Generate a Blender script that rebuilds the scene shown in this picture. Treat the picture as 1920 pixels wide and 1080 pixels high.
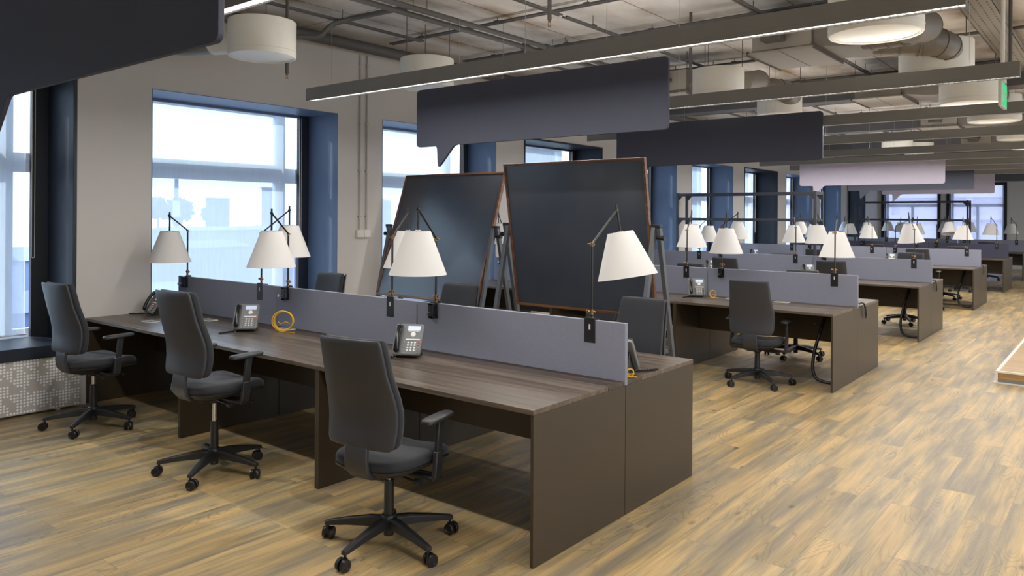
import bpy, bmesh, math, random
from mathutils import Vector, Matrix, noise
R = math.radians
random.seed(7)
for o in list(bpy.data.objects): bpy.data.objects.remove(o)
scene = bpy.context.scene
COL = scene.collection

# ------------------------------------------------------------------ camera
cam_d = bpy.data.cameras.new('camera'); cam = bpy.data.objects.new('camera', cam_d); COL.objects.link(cam)
yaw = R(-38.8793); roll = R(0.35308); fpx = 1433.84
fw = Vector((math.sin(yaw), math.cos(yaw), 0)); rt = Vector((math.cos(yaw), -math.sin(yaw), 0)); up = Vector((0, 0, 1))
cr = math.cos(roll) * rt + math.sin(roll) * up
cu = math.cos(roll) * up - math.sin(roll) * rt
cam.matrix_world = Matrix(((cr.x, cu.x, -fw.x, 2.15243), (cr.y, cu.y, -fw.y, -2.83652), (cr.z, cu.z, -fw.z, 1.64709), (0, 0, 0, 1)))
cam_d.sensor_width = 36; cam_d.lens = 36 * fpx / 1920
cam_d.shift_y = (404.308 - 540) / 1920
cam_d.clip_start = 0.05; cam_d.clip_end = 1000
scene.camera = cam

# ------------------------------------------------------------------ world, sun, exposure
scene.view_settings.view_transform = 'Standard'; scene.view_settings.look = 'None'
scene.view_settings.gamma = 1; scene.view_settings.use_curve_mapping = False
scene.view_settings.exposure = 0.05
w = bpy.data.worlds.new('sky'); scene.world = w; w.use_nodes = True
nt = w.node_tree; nt.nodes.clear()
wo = nt.nodes.new('ShaderNodeOutputWorld'); bg = nt.nodes.new('ShaderNodeBackground')
bg.inputs['Color'].default_value = (0.70, 0.84, 1.0, 1); bg.inputs['Strength'].default_value = 3.6
nt.links.new(bg.outputs[0], wo.inputs[0])
sd = bpy.data.lights.new('sun', 'SUN'); sd.energy = 3.6; sd.angle = R(.5); sd.color = (1, .97, .92)
so = bpy.data.objects.new('sun', sd); COL.objects.link(so)
so.rotation_euler = Vector((-1.0, -0.36, 0.64)).to_track_quat('Z', 'Y').to_euler()

STRIPE_W = 53.0   #
UP_W = 14.0   # added uplight above each strip, put in to brighten the ceiling
# power of each pendant strip lamp

# ------------------------------------------------------------------ materials
MATS = {}
def mat(name, col, rough=.5, metal=0, spec=.5, bump=0, bscale=60, var=0, vscale=8, coat=0, emit=None, estr=0, trans=0, sheen=0):
    if name in MATS: return MATS[name]
    m = bpy.data.materials.new(name); m.use_nodes = True; n = m.node_tree.nodes; l = m.node_tree.links
    b = n['Principled BSDF']
    b.inputs['Base Color'].default_value = (*col, 1); b.inputs['Roughness'].default_value = rough
    b.inputs['Metallic'].default_value = metal; b.inputs['Specular IOR Level'].default_value = spec
    b.inputs['Coat Weight'].default_value = coat; b.inputs['Transmission Weight'].default_value = trans
    b.inputs['Sheen Weight'].default_value = sheen
    if emit: b.inputs['Emission Color'].default_value = (*emit, 1); b.inputs['Emission Strength'].default_value = estr
    tc = n.new('ShaderNodeTexCoord')
    nz = n.new('ShaderNodeTexNoise'); nz.inputs['Scale'].default_value = vscale; nz.inputs['Detail'].default_value = 5
    l.new(tc.outputs['Object'], nz.inputs['Vector'])
    hs = n.new('ShaderNodeHueSaturation'); hs.inputs['Color'].default_value = (*col, 1)
    mr = n.new('ShaderNodeMapRange'); v = var or .06
    mr.inputs['To Min'].default_value = 1 - v; mr.inputs['To Max'].default_value = 1 + v
    l.new(nz.outputs['Fac'], mr.inputs['Value']); l.new(mr.outputs[0], hs.inputs['Value']); l.new(hs.outputs[0], b.inputs['Base Color'])
    if bump:
        n2 = n.new('ShaderNodeTexNoise'); n2.inputs['Scale'].default_value = bscale; n2.inputs['Detail'].default_value = 3
        l.new(tc.outputs['Object'], n2.inputs['Vector'])
        bp = n.new('ShaderNodeBump'); bp.inputs['Strength'].default_value = bump; bp.inputs['Distance'].default_value = .002
        l.new(n2.outputs['Fac'], bp.inputs['Height']); l.new(bp.outputs[0], b.inputs['Normal'])
    MATS[name] = m; return m

def s2l(r, g, b):
    f = lambda c: (c / 255 / 12.92) if c / 255 <= .04045 else ((c / 255 + .055) / 1.055) ** 2.4
    return (f(r), f(g), f(b))

def wood_floor():
    m = bpy.data.materials.new('plank_floor'); m.use_nodes = True; n = m.node_tree.nodes; l = m.node_tree.links
    b = n['Principled BSDF']; tc = n.new('ShaderNodeTexCoord')
    sep = n.new('ShaderNodeSeparateXYZ'); l.new(tc.outputs['Object'], sep.inputs[0])
    cmb = n.new('ShaderNodeCombineXYZ'); l.new(sep.outputs['Y'], cmb.inputs['X']); l.new(sep.outputs['X'], cmb.inputs['Y'])
    br = n.new('ShaderNodeTexBrick'); br.offset = .37; br.offset_frequency = 2; br.squash = 1
    br.inputs['Scale'].default_value = 1; br.inputs['Brick Width'].default_value = 1.22; br.inputs['Row Height'].default_value = .182
    br.inputs['Mortar Size'].default_value = .0012; br.inputs['Mortar Smooth'].default_value = .1; br.inputs['Bias'].default_value = 0
    br.inputs['Color1'].default_value = (0, 0, 0, 1); br.inputs['Color2'].default_value = (1, 1, 1, 1); br.inputs['Mortar'].default_value = (.5, .5, .5, 1)
    l.new(cmb.outputs[0], br.inputs['Vector'])
    # per-plank shift of grain coordinates
    sh = n.new('ShaderNodeVectorMath'); sh.operation = 'MULTIPLY_ADD'
    l.new(br.outputs['Color'], sh.inputs[0]); sh.inputs[1].default_value = (17, 31, 9); l.new(tc.outputs['Object'], sh.inputs[2])
    def stretched(sx, sy, scale, detail, dist=0, rough=.55):
        mp = n.new('ShaderNodeMapping'); mp.inputs['Scale'].default_value = (sx, sy, 1); l.new(sh.outputs[0], mp.inputs['Vector'])
        z = n.new('ShaderNodeTexNoise'); z.inputs['Scale'].default_value = scale; z.inputs['Detail'].default_value = detail
        z.inputs['Distortion'].default_value = dist; z.inputs['Roughness'].default_value = rough
        l.new(mp.outputs[0], z.inputs['Vector']); return z
    big = stretched(1, .11, 9.5, 4, .12)
    cr1 = n.new('ShaderNodeValToRGB'); e = cr1.color_ramp.elements
    e[0].position = .34; e[0].color = (*s2l(142, 130, 108), 1); e[1].position = .66; e[1].color = (*s2l(202, 171, 120), 1)
    x = e.new(.45); x.color = (*s2l(160, 144, 112), 1); x = e.new(.55); x.color = (*s2l(184, 159, 112), 1)
    l.new(big.outputs['Fac'], cr1.inputs['Fac'])
    fine = stretched(1, .035, 46, 6, .15, .7)
    mr = n.new('ShaderNodeMapRange'); mr.inputs['From Min'].default_value = .3; mr.inputs['From Max'].default_value = .7
    mr.inputs['To Min'].default_value = .70; mr.inputs['To Max'].default_value = 1.15; l.new(fine.outputs['Fac'], mr.inputs['Value'])
    # cathedral grain: distorted rings stretched along the plank
    mp = n.new('ShaderNodeMapping'); mp.inputs['Scale'].default_value = (1, .17, 1); l.new(sh.outputs[0], mp.inputs['Vector'])
    wv = n.new('ShaderNodeTexNoise'); wv.inputs['Scale'].default_value = 6.5; wv.inputs['Detail'].default_value = 1; l.new(mp.outputs[0], wv.inputs['Vector'])
    mm = n.new('ShaderNodeMath'); mm.operation = 'MULTIPLY'; mm.inputs[1].default_value = 150; l.new(wv.outputs['Fac'], mm.inputs[0])
    sn = n.new('ShaderNodeMath'); sn.operation = 'SINE'; l.new(mm.outputs[0], sn.inputs[0])
    mr2 = n.new('ShaderNodeMapRange'); mr2.inputs['From Min'].default_value = .55; mr2.inputs['From Max'].default_value = 1; mr2.inputs['To Min'].default_value = 1
    mr2.inputs['To Max'].default_value = .74; l.new(sn.outputs[0], mr2.inputs['Value'])
    mask = stretched(1, .5, 3.2, 1)
    mk = n.new('ShaderNodeMapRange'); mk.inputs['From Min'].default_value = .46; mk.inputs['From Max'].default_value = .6; l.new(mask.outputs['Fac'], mk.inputs['Value'])
    mx0 = n.new('ShaderNodeMix'); mx0.data_type = 'FLOAT'; l.new(mk.outputs[0], mx0.inputs[0]); mx0.inputs[2].default_value = 1; l.new(mr2.outputs[0], mx0.inputs[3])
    pl = n.new('ShaderNodeMapRange'); pl.inputs['To Min'].default_value = .84; pl.inputs['To Max'].default_value = 1.12; l.new(br.outputs['Color'], pl.inputs['Value'])
    a = n.new('ShaderNodeMath'); a.operation = 'MULTIPLY'; l.new(mr.outputs[0], a.inputs[0]); l.new(mx0.outputs[0], a.inputs[1])
    a2 = n.new('ShaderNodeMath'); a2.operation = 'MULTIPLY'; l.new(a.outputs[0], a2.inputs[0]); l.new(pl.outputs[0], a2.inputs[1])
    # knots
    mpk = n.new('ShaderNodeMapping'); mpk.inputs['Scale'].default_value = (1, .42, 1); l.new(sh.outputs[0], mpk.inputs['Vector'])
    vk = n.new('ShaderNodeTexVoronoi'); vk.inputs['Scale'].default_value = 4.2; l.new(mpk.outputs[0], vk.inputs['Vector'])
    kr = n.new('ShaderNodeMapRange'); kr.inputs['From Min'].default_value = .02; kr.inputs['From Max'].default_value = .085; kr.inputs['To Min'].default_value = .38; kr.inputs['To Max'].default_value = 1
    l.new(vk.outputs['Distance'], kr.inputs['Value'])
    a3 = n.new('ShaderNodeMath'); a3.operation = 'MULTIPLY'; l.new(a2.outputs[0], a3.inputs[0]); l.new(kr.outputs[0], a3.inputs[1])
    # seams
    sm = n.new('ShaderNodeMapRange'); sm.inputs['To Min'].default_value = 1; sm.inputs['To Max'].default_value = .62; l.new(br.outputs['Fac'], sm.inputs['Value'])
    a4 = n.new('ShaderNodeMath'); a4.operation = 'MULTIPLY'; l.new(a3.outputs[0], a4.inputs[0]); l.new(sm.outputs[0], a4.inputs[1])
    vm = n.new('ShaderNodeVectorMath'); vm.operation = 'SCALE'; l.new(cr1.outputs[0], vm.inputs[0]); l.new(a4.outputs[0], vm.inputs['Scale'])
    l.new(vm.outputs[0], b.inputs['Base Color'])
    rr = n.new('ShaderNodeMapRange'); rr.inputs['To Min'].default_value = .3; rr.inputs['To Max'].default_value = .48; l.new(fine.outputs['Fac'], rr.inputs['Value'])
    l.new(rr.outputs[0], b.inputs['Roughness'])
    bp = n.new('ShaderNodeBump'); bp.inputs['Strength'].default_value = .12; bp.inputs['Distance'].default_value = .002; l.new(a4.outputs[0], bp.inputs['Height']); l.new(bp.outputs[0], b.inputs['Normal'])
    return m

def wood_top(name, c1, c2, rough=.32):
    m = bpy.data.materials.new(name); m.use_nodes = True; n = m.node_tree.nodes; l = m.node_tree.links
    b = n['Principled BSDF']; tc = n.new('ShaderNodeTexCoord')
    mp = n.new('ShaderNodeMapping'); mp.inputs['Scale'].default_value = (.1, 1.6, 1.6); l.new(tc.outputs['Object'], mp.inputs['Vector'])
    z = n.new('ShaderNodeTexNoise'); z.inputs['Scale'].default_value = 14; z.inputs['Detail'].default_value = 7; z.inputs['Roughness'].default_value = .65; z.inputs['Distortion'].default_value = .4
    l.new(mp.outputs[0], z.inputs['Vector'])
    cr_ = n.new('ShaderNodeValToRGB'); e = cr_.color_ramp.elements; e[0].position = .35; e[0].color = (*c1, 1); e[1].position = .66; e[1].color = (*c2, 1)
    l.new(z.outputs['Fac'], cr_.inputs['Fac']); l.new(cr_.outputs[0], b.inputs['Base Color']); b.inputs['Roughness'].default_value = rough
    bp = n.new('ShaderNodeBump'); bp.inputs['Strength'].default_value = .1; bp.inputs['Distance'].default_value = .001; l.new(z.outputs['Fac'], bp.inputs['Height']); l.new(bp.outputs[0], b.inputs['Normal'])
    return m

def concrete():
    m = bpy.data.materials.new('stained_concrete'); m.use_nodes = True; n = m.node_tree.nodes; l = m.node_tree.links
    b = n['Principled BSDF']; tc = n.new('ShaderNodeTexCoord')
    z = n.new('ShaderNodeTexNoise'); z.inputs['Scale'].default_value = 1.6; z.inputs['Detail'].default_value = 8; z.inputs['Roughness'].default_value = .62
    mp = n.new('ShaderNodeMapping'); mp.inputs['Scale'].default_value = (1, .45, 1); l.new(tc.outputs['Object'], mp.inputs['Vector']); l.new(mp.outputs[0], z.inputs['Vector'])
    cr_ = n.new('ShaderNodeValToRGB'); e = cr_.color_ramp.elements
    e[0].position = .3; e[0].color = (*s2l(160, 150, 138), 1); e[1].position = .68; e[1].color = (*s2l(228, 225, 221), 1)
    x = e.new(.46); x.color = (*s2l(204, 198, 191), 1)
    l.new(z.outputs['Fac'], cr_.inputs['Fac'])
    # slab joints every 1.2 m across X with brown seepage along them
    sep = n.new('ShaderNodeSeparateXYZ'); l.new(tc.outputs['Object'], sep.inputs[0])
    nz = n.new('ShaderNodeTexNoise'); nz.inputs['Scale'].default_value = 1.1; nz.inputs['Detail'].default_value = 4; l.new(tc.outputs['Object'], nz.inputs['Vector'])
    def lines(ax, per, wid, add):
        a = n.new('ShaderNodeMath'); a.operation = 'ADD'; a.inputs[1].default_value = add; l.new(sep.outputs[ax], a.inputs[0])
        p = n.new('ShaderNodeMath'); p.operation = 'PINGPONG'; p.inputs[1].default_value = per / 2; l.new(a.outputs[0], p.inputs[0])
        r_ = n.new('ShaderNodeMapRange'); r_.inputs['From Min'].default_value = 0; r_.inputs['From Max'].default_value = wid; r_.inputs['To Min'].default_value = 1; r_.inputs['To Max'].default_value = 0
        l.new(p.outputs[0], r_.inputs['Value']); return r_
    wide = lines('X', 1.22, .2, .35); thin = lines('X', 1.22, .012, .35); thin2 = lines('Y', 3.1, .010, .9)
    st = n.new('ShaderNodeMapRange'); st.inputs['From Min'].default_value = .44; st.inputs['From Max'].default_value = .66; l.new(nz.outputs['Fac'], st.inputs['Value'])
    mu = n.new('ShaderNodeMath'); mu.operation = 'MULTIPLY'; l.new(wide.outputs[0], mu.inputs[0]); l.new(st.outputs[0], mu.inputs[1])
    mix = n.new('ShaderNodeMix'); mix.data_type = 'RGBA'; l.new(mu.outputs[0], mix.inputs[0]); l.new(cr_.outputs[0], mix.inputs[6]); mix.inputs[7].default_value = (*s2l(138, 112, 76), 1)
    mx = n.new('ShaderNodeMath'); mx.operation = 'MAXIMUM'; l.new(thin.outputs[0], mx.inputs[0]); l.new(thin2.outputs[0], mx.inputs[1])
    mix2 = n.new('ShaderNodeMix'); mix2.data_type = 'RGBA'; l.new(mx.outputs[0], mix2.inputs[0]); l.new(mix.outputs[2], mix2.inputs[6]); mix2.inputs[7].default_value = (*s2l(92, 84, 74), 1)
    l.new(mix2.outputs[2], b.inputs['Base Color']); b.inputs['Roughness'].default_value = .85
    bp = n.new('ShaderNodeBump'); bp.inputs['Strength'].default_value = .35; bp.inputs['Distance'].default_value = .01; l.new(z.outputs['Fac'], bp.inputs['Height']); l.new(bp.outputs[0], b.inputs['Normal'])
    return m

def shade_fabric():   # sheer roller blind mesh: partly see-through weave
    m = bpy.data.materials.new('sheer_blind'); m.use_nodes = True; n = m.node_tree.nodes; l = m.node_tree.links; n.clear()
    o = n.new('ShaderNodeOutputMaterial'); t = n.new('ShaderNodeBsdfTransparent'); d = n.new('ShaderNodeBsdfTranslucent'); df = n.new('ShaderNodeBsdfDiffuse')
    t.inputs[0].default_value = (.93, .96, 1, 1); d.inputs[0].default_value = (.86, .93, 1, 1); df.inputs[0].default_value = (.7, .74, .8, 1)
    m1 = n.new('ShaderNodeMixShader'); m1.inputs[0].default_value = .35; l.new(d.outputs[0], m1.inputs[1]); l.new(df.outputs[0], m1.inputs[2])
    tc = n.new('ShaderNodeTexCoord'); nz = n.new('ShaderNodeTexNoise'); nz.inputs['Scale'].default_value = 4
    mp = n.new('ShaderNodeMapping'); mp.inputs['Scale'].default_value = (1, 12, 1); l.new(tc.outputs['Object'], mp.inputs[0]); l.new(mp.outputs[0], nz.inputs['Vector'])
    mr = n.new('ShaderNodeMapRange'); mr.inputs['To Min'].default_value = .36; mr.inputs['To Max'].default_value = .44; l.new(nz.outputs['Fac'], mr.inputs['Value'])
    m2 = n.new('ShaderNodeMixShader'); l.new(mr.outputs[0], m2.inputs[0]); l.new(t.outputs[0], m2.inputs[1]); l.new(m1.outputs[0], m2.inputs[2])
    l.new(m2.outputs[0], o.inputs[0]); return m

def glass_mat():
    m = bpy.data.materials.new('window_glass'); m.use_nodes = True; n = m.node_tree.nodes; l = m.node_tree.links; n.clear()
    o = n.new('ShaderNodeOutputMaterial'); t = n.new('ShaderNodeBsdfTransparent'); g = n.new('ShaderNodeBsdfGlossy'); g.inputs['Roughness'].default_value = .02
    t.inputs[0].default_value = (.93, .97, .98, 1); f = n.new('ShaderNodeFresnel'); f.inputs[0].default_value = 1.3
    mx = n.new('ShaderNodeMixShader'); l.new(f.outputs[0], mx.inputs[0]); l.new(t.outputs[0], mx.inputs[1]); l.new(g.outputs[0], mx.inputs[2]); l.new(mx.outputs[0], o.inputs[0]); return m

def lampshade_mat():
    m = bpy.data.materials.new('lampshade_linen'); m.use_nodes = True; n = m.node_tree.nodes; l = m.node_tree.links; n.clear()
    o = n.new('ShaderNodeOutputMaterial'); d = n.new('ShaderNodeBsdfTranslucent'); df = n.new('ShaderNodeBsdfDiffuse')
    d.inputs[0].default_value = (.85, .83, .8, 1); df.inputs[0].default_value = (.84, .83, .81, 1)
    tc = n.new('ShaderNodeTexCoord'); nz = n.new('ShaderNodeTexNoise'); nz.inputs['Scale'].default_value = 250; l.new(tc.outputs['Object'], nz.inputs['Vector'])
    bp = n.new('ShaderNodeBump'); bp.inputs['Strength'].default_value = .1; bp.inputs['Distance'].default_value = .0005; l.new(nz.outputs['Fac'], bp.inputs['Height']); l.new(bp.outputs[0], df.inputs['Normal'])
    m1 = n.new('ShaderNodeMixShader'); m1.inputs[0].default_value = .72; l.new(d.outputs[0], m1.inputs[1]); l.new(df.outputs[0], m1.inputs[2]); l.new(m1.outputs[0], o.inputs[0]); return m

def perforated():
    m = bpy.data.materials.new('perforated_lit_holes'); m.use_nodes = True; n = m.node_tree.nodes; l = m.node_tree.links
    b = n['Principled BSDF']; tc = n.new('ShaderNodeTexCoord'); sep = n.new('ShaderNodeSeparateXYZ'); l.new(tc.outputs['Object'], sep.inputs[0])
    cell = .024
    fr = []
    cm = n.new('ShaderNodeCombineXYZ')
    for i, ax in enumerate('YZ'):
        dv = n.new('ShaderNodeMath'); dv.operation = 'DIVIDE'; dv.inputs[1].default_value = cell; l.new(sep.outputs[ax], dv.inputs[0])
        f = n.new('ShaderNodeMath'); f.operation = 'FRACT'; l.new(dv.outputs[0], f.inputs[0]); fr.append(f)
        fl = n.new('ShaderNodeMath'); fl.operation = 'FLOOR'; l.new(dv.outputs[0], fl.inputs[0]); l.new(fl.outputs[0], cm.inputs[i])
    cc = n.new('ShaderNodeCombineXYZ'); l.new(fr[0].outputs[0], cc.inputs[0]); l.new(fr[1].outputs[0], cc.inputs[1])
    di = n.new('ShaderNodeVectorMath'); di.operation = 'DISTANCE'; l.new(cc.outputs[0], di.inputs[0]); di.inputs[1].default_value = (.5, .5, 0)
    lt = n.new('ShaderNodeMath'); lt.operation = 'LESS_THAN'; lt.inputs[1].default_value = .35; l.new(di.outputs['Value'], lt.inputs[0])
    mu0 = n.new('ShaderNodeVectorMath'); mu0.operation = 'SCALE'; mu0.inputs['Scale'].default_value = .3; l.new(cm.outputs[0], mu0.inputs[0])
    nz = n.new('ShaderNodeTexNoise'); nz.inputs['Scale'].default_value = 1; nz.inputs['Detail'].default_value = 4; l.new(mu0.outputs[0], nz.inputs['Vector'])
    gt = n.new('ShaderNodeMath'); gt.operation = 'GREATER_THAN'; gt.inputs[1].default_value = .46; l.new(nz.outputs['Fac'], gt.inputs[0])
    mu = n.new('ShaderNodeMath'); mu.operation = 'MULTIPLY'; l.new(lt.outputs[0], mu.inputs[0]); l.new(gt.outputs[0], mu.inputs[1])
    mx = n.new('ShaderNodeMix'); mx.data_type = 'RGBA'; l.new(mu.outputs[0], mx.inputs[0]); mx.inputs[6].default_value = (*s2l(188, 184, 178), 1); mx.inputs[7].default_value = (.95, .97, 1, 1)  # white dots paint the light showing through the holes
    l.new(mx.outputs[2], b.inputs['Base Color']); b.inputs['Roughness'].default_value = .5; return m

M_floor = wood_floor(); M_ceil = concrete(); M_blind = shade_fabric(); M_glass = glass_mat(); M_shade = lampshade_mat(); M_perf = perforated()
M_top = wood_top('desk_wood', s2l(70, 61, 52), s2l(112, 99, 86)); M_strip = wood_top('shaded_flap_wood', s2l(50, 41, 35), s2l(76, 64, 54), .42)  # darker flap wood, with the screen's shadow worked into its tone
M_edge = mat('desk_edge', s2l(84, 66, 48), .45)
M_panel = mat('desk_panel', s2l(60, 50, 36), .38, var=.05, bump=.05, bscale=300)
M_felt = mat('grey_felt', s2l(138, 141, 156), .95, bump=.5, bscale=420, var=.1, vscale=90)
M_feltd = mat('dark_felt', s2l(74, 74, 92), .95, bump=.5, bscale=420, var=.1, vscale=90)
M_wall = mat('wall_paint', s2l(204, 199, 194), .75, bump=.06, bscale=120, var=.02)
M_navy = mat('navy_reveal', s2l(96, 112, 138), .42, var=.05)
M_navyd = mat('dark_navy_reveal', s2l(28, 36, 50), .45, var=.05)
M_black = mat('black_frame', s2l(24, 27, 34), .45)
M_pvc = mat('white_window_frame', s2l(214, 222, 232), .35)
M_chairplast = mat('chair_plastic', s2l(38, 38, 40), .42, bump=.15, bscale=500)
M_chairshell = mat('chair_back_shell', s2l(54, 55, 60), .40, bump=.1, bscale=600)
M_fabric = mat('chair_fabric', s2l(33, 36, 42), .8, bump=.5, bscale=500, var=.12, vscale=120, sheen=.15)
M_dark = mat('black_plastic', s2l(32, 32, 34), .38)
M_rub = mat('castor_black', s2l(26, 25, 26), .35)
M_chrome = mat('chrome', (.75, .75, .77), .15, metal=1)
M_steel = mat('brushed_steel', (.5, .5, .52), .3, metal=1)
M_brass = mat('brass', s2l(150, 120, 78), .3, metal=1)
M_gun = mat('gunmetal', s2l(40, 39, 38), .35, metal=.3)
M_board = mat('chalkboard', s2l(60, 65, 74), .22, var=.2, spec=.8, vscale=2.5)
M_bframe = wood_top('walnut_frame', s2l(78, 50, 32), s2l(124, 84, 54))
M_stand = mat('stand_steel', s2l(92, 95, 99), .4, metal=.3)
M_sign = mat('dark_sign_felt', s2l(62, 65, 80), .7, bump=.3, bscale=300, var=.05)
M_signl = mat('lilac_sign_felt', s2l(176, 170, 186), .85, bump=.3, bscale=300, var=.05)
M_lightbody = mat('lamp_housing', s2l(122, 121, 118), .5)
M_diff = mat('lamp_louvre', (.9, .9, .9), .4, emit=(1, .97, .92), estr=2.2)
_n = M_diff.node_tree.nodes; _l = M_diff.node_tree.links; _tc = _n.new('ShaderNodeTexCoord'); _sp = _n.new('ShaderNodeSeparateXYZ'); _l.new(_tc.outputs['Object'], _sp.inputs[0])
_pp = _n.new('ShaderNodeMath'); _pp.operation = 'PINGPONG'; _pp.inputs[1].default_value = .018; _l.new(_sp.outputs['X'], _pp.inputs[0])
_mr = _n.new('ShaderNodeMapRange'); _mr.inputs['From Min'].default_value = .003; _mr.inputs['From Max'].default_value = .006; _mr.inputs['To Min'].default_value = .5; _mr.inputs['To Max'].default_value = 2.0
_l.new(_pp.outputs[0], _mr.inputs['Value']); _l.new(_mr.outputs[0], _n['Principled BSDF'].inputs['Emission Strength'])
M_drum = mat('diffuser_white', s2l(222, 218, 206), .45)
M_drumface = mat('diffuser_face', s2l(232, 230, 222), .55)
M_pipe = mat('grey_pipe', s2l(88, 86, 84), .55, var=.1)
M_duct = mat('galvanised_duct', s2l(122, 116, 108), .5, metal=.25, var=.12, vscale=5)
M_beam = mat('painted_beam', s2l(88, 88, 92), .6)
M_unit = mat('ceiling_unit', s2l(146, 140, 130), .5, metal=.1)
M_unitd = mat('unit_dark', s2l(84, 80, 76), .6)
M_tray = mat('cable_tray', s2l(132, 126, 116), .45, metal=.3)
M_rack = mat('rack_black', s2l(56, 60, 68), .45)
M_phone = mat('phone_body', s2l(112, 114, 114), .4)
M_handset = mat('handset_black', s2l(22, 22, 23), .22)
M_lcd = mat('phone_screen', s2l(190, 205, 235), .2, emit=(.7, .78, 1), estr=.25)
M_key = mat('phone_keys', s2l(235, 235, 235), .4)
M_yellow = mat('yellow_cable', s2l(226, 178, 30), .4)
M_white = mat('white_plastic', s2l(226, 222, 214), .4)
M_green = mat('exit_green', s2l(20, 165, 95), .4, emit=(.02, .5, .2), estr=.9)
M_plat = wood_top('platform_wood', s2l(150, 118, 68), s2l(196, 158, 98))
M_red = mat('phone_red', s2l(190, 50, 50), .4)

# ------------------------------------------------------------------ mesh helpers
class MB:
    def __init__(s): s.v = []; s.f = []; s.mi = []; s.cur = 0
    def add(s, vs, fs, M=None):
        b = len(s.v)
        for p in vs:
            p = Vector(p); s.v.append(tuple(M @ p) if M else tuple(p))
        for f in fs: s.f.append([b + i for i in f]); s.mi.append(s.cur)
        return s
    def box(s, x0, x1, y0, y1, z0, z1, M=None):
        v = [(x, y, z) for x in (x0, x1) for y in (y0, y1) for z in (z0, z1)]
        return s.add(v, [(0, 1, 3, 2), (4, 6, 7, 5), (0, 4, 5, 1), (2, 3, 7, 6), (0, 2, 6, 4), (1, 5, 7, 3)], M)
    def loft(s, rings, cap=True, M=None, closed=False):
        n = len(rings[0]); v = [p for r in rings for p in r]; f = []
        m = len(rings)
        for i in range(m if closed else m - 1):
            for j in range(n):
                a = i * n + j; b_ = i * n + (j + 1) % n; c = ((i + 1) % m) * n + (j + 1) % n; d = ((i + 1) % m) * n + j
                f.append((a, b_, c, d))
        if cap and not closed: f.append(tuple(range(n - 1, -1, -1))); f.append(tuple((m - 1) * n + j for j in range(n)))
        return s.add(v, f, M)
    def cyl(s, p0, p1, r0, r1=None, n=14, cap=True):
        p0 = Vector(p0); p1 = Vector(p1); r1 = r0 if r1 is None else r1
        d = (p1 - p0).normalized(); a = d.orthogonal().normalized(); b = d.cross(a)
        ring = lambda p, r: [p + a * r * math.cos(2 * math.pi * k / n) + b * r * math.sin(2 * math.pi * k / n) for k in range(n)]
        return s.loft([ring(p0, r0), ring(p1, r1)], cap)
    def tube(s, pts, r, n=8, closed=False):
        pts = [Vector(p) for p in pts]; rings = []; prev = None
        for i, p in enumerate(pts):
            if closed: d = (pts[(i + 1) % len(pts)] - pts[i - 1]).normalized()
            else: d = (pts[min(i + 1, len(pts) - 1)] - pts[max(i - 1, 0)]).normalized()
            if prev is None: a = d.orthogonal().normalized()
            else: a = (prev - d * prev.dot(d)).normalized()
            prev = a; b = d.cross(a)
            rr = r[i] if isinstance(r, (list, tuple)) else r
            rings.append([p + a * rr * math.cos(2 * math.pi * k / n) + b * rr * math.sin(2 * math.pi * k / n) for k in range(n)])
        return s.loft(rings, True, None, closed)
    def lathe(s, prof, n=32, c=(0, 0, 0), M=None, cap=False):
        rings = [[(c[0] + r * math.cos(2 * math.pi * k / n), c[1] + r * math.sin(2 * math.pi * k / n), c[2] + z) for k in range(n)] for r, z in prof]
        return s.loft(rings, cap, M)
    def prism(s, poly, axis, a, b, M=None):   # poly in the two other axes
        def P(u, v, t): return {'X': (t, u, v), 'Y': (u, t, v), 'Z': (u, v, t)}[axis]
        return s.loft([[P(u, v, a) for u, v in poly], [P(u, v, b) for u, v in poly]], True, M)
    def sweep(s, pts, wd, th):    # rectangular bar; width along X, path in YZ
        rings = []
        P = [Vector(p) for p in pts]
        for i, p in enumerate(P):
            d = (P[min(i + 1, len(P) - 1)] - P[max(i - 1, 0)]).normalized(); x = Vector((1, 0, 0)); nrm = x.cross(d).normalized()
            W = wd[i] if isinstance(wd, (list, tuple)) else wd
            rings.append([p + x * W / 2 + nrm * th / 2, p - x * W / 2 + nrm * th / 2, p - x * W / 2 - nrm * th / 2, p + x * W / 2 - nrm * th / 2])
        return s.loft(rings)
    def build(s, name, mats, parent=None, bevel=0, smooth=True, ang=38, seg=2):
        me = bpy.data.meshes.new(name); me.from_pydata(s.v, [], s.f)
        if not isinstance(mats, (list, tuple)): mats = [mats]
        for m in mats: me.materials.append(m)
        if len(mats) > 1: me.polygons.foreach_set('material_index', s.mi)
        bm = bmesh.new(); bm.from_mesh(me); bmesh.ops.recalc_face_normals(bm, faces=bm.faces); bm.to_mesh(me); bm.free()
        if smooth:
            me.polygons.foreach_set('use_smooth', [True] * len(me.polygons)); me.set_sharp_from_angle(angle=R(ang))
        me.update()
        o = bpy.data.objects.new(name, me); COL.objects.link(o)
        if parent: o.parent = parent
        if bevel:
            b = o.modifiers.new('bevel', 'BEVEL'); b.width = bevel; b.segments = seg; b.limit_method = 'ANGLE'; b.angle_limit = R(40)
            b.harden_normals = False
        return o

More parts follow.
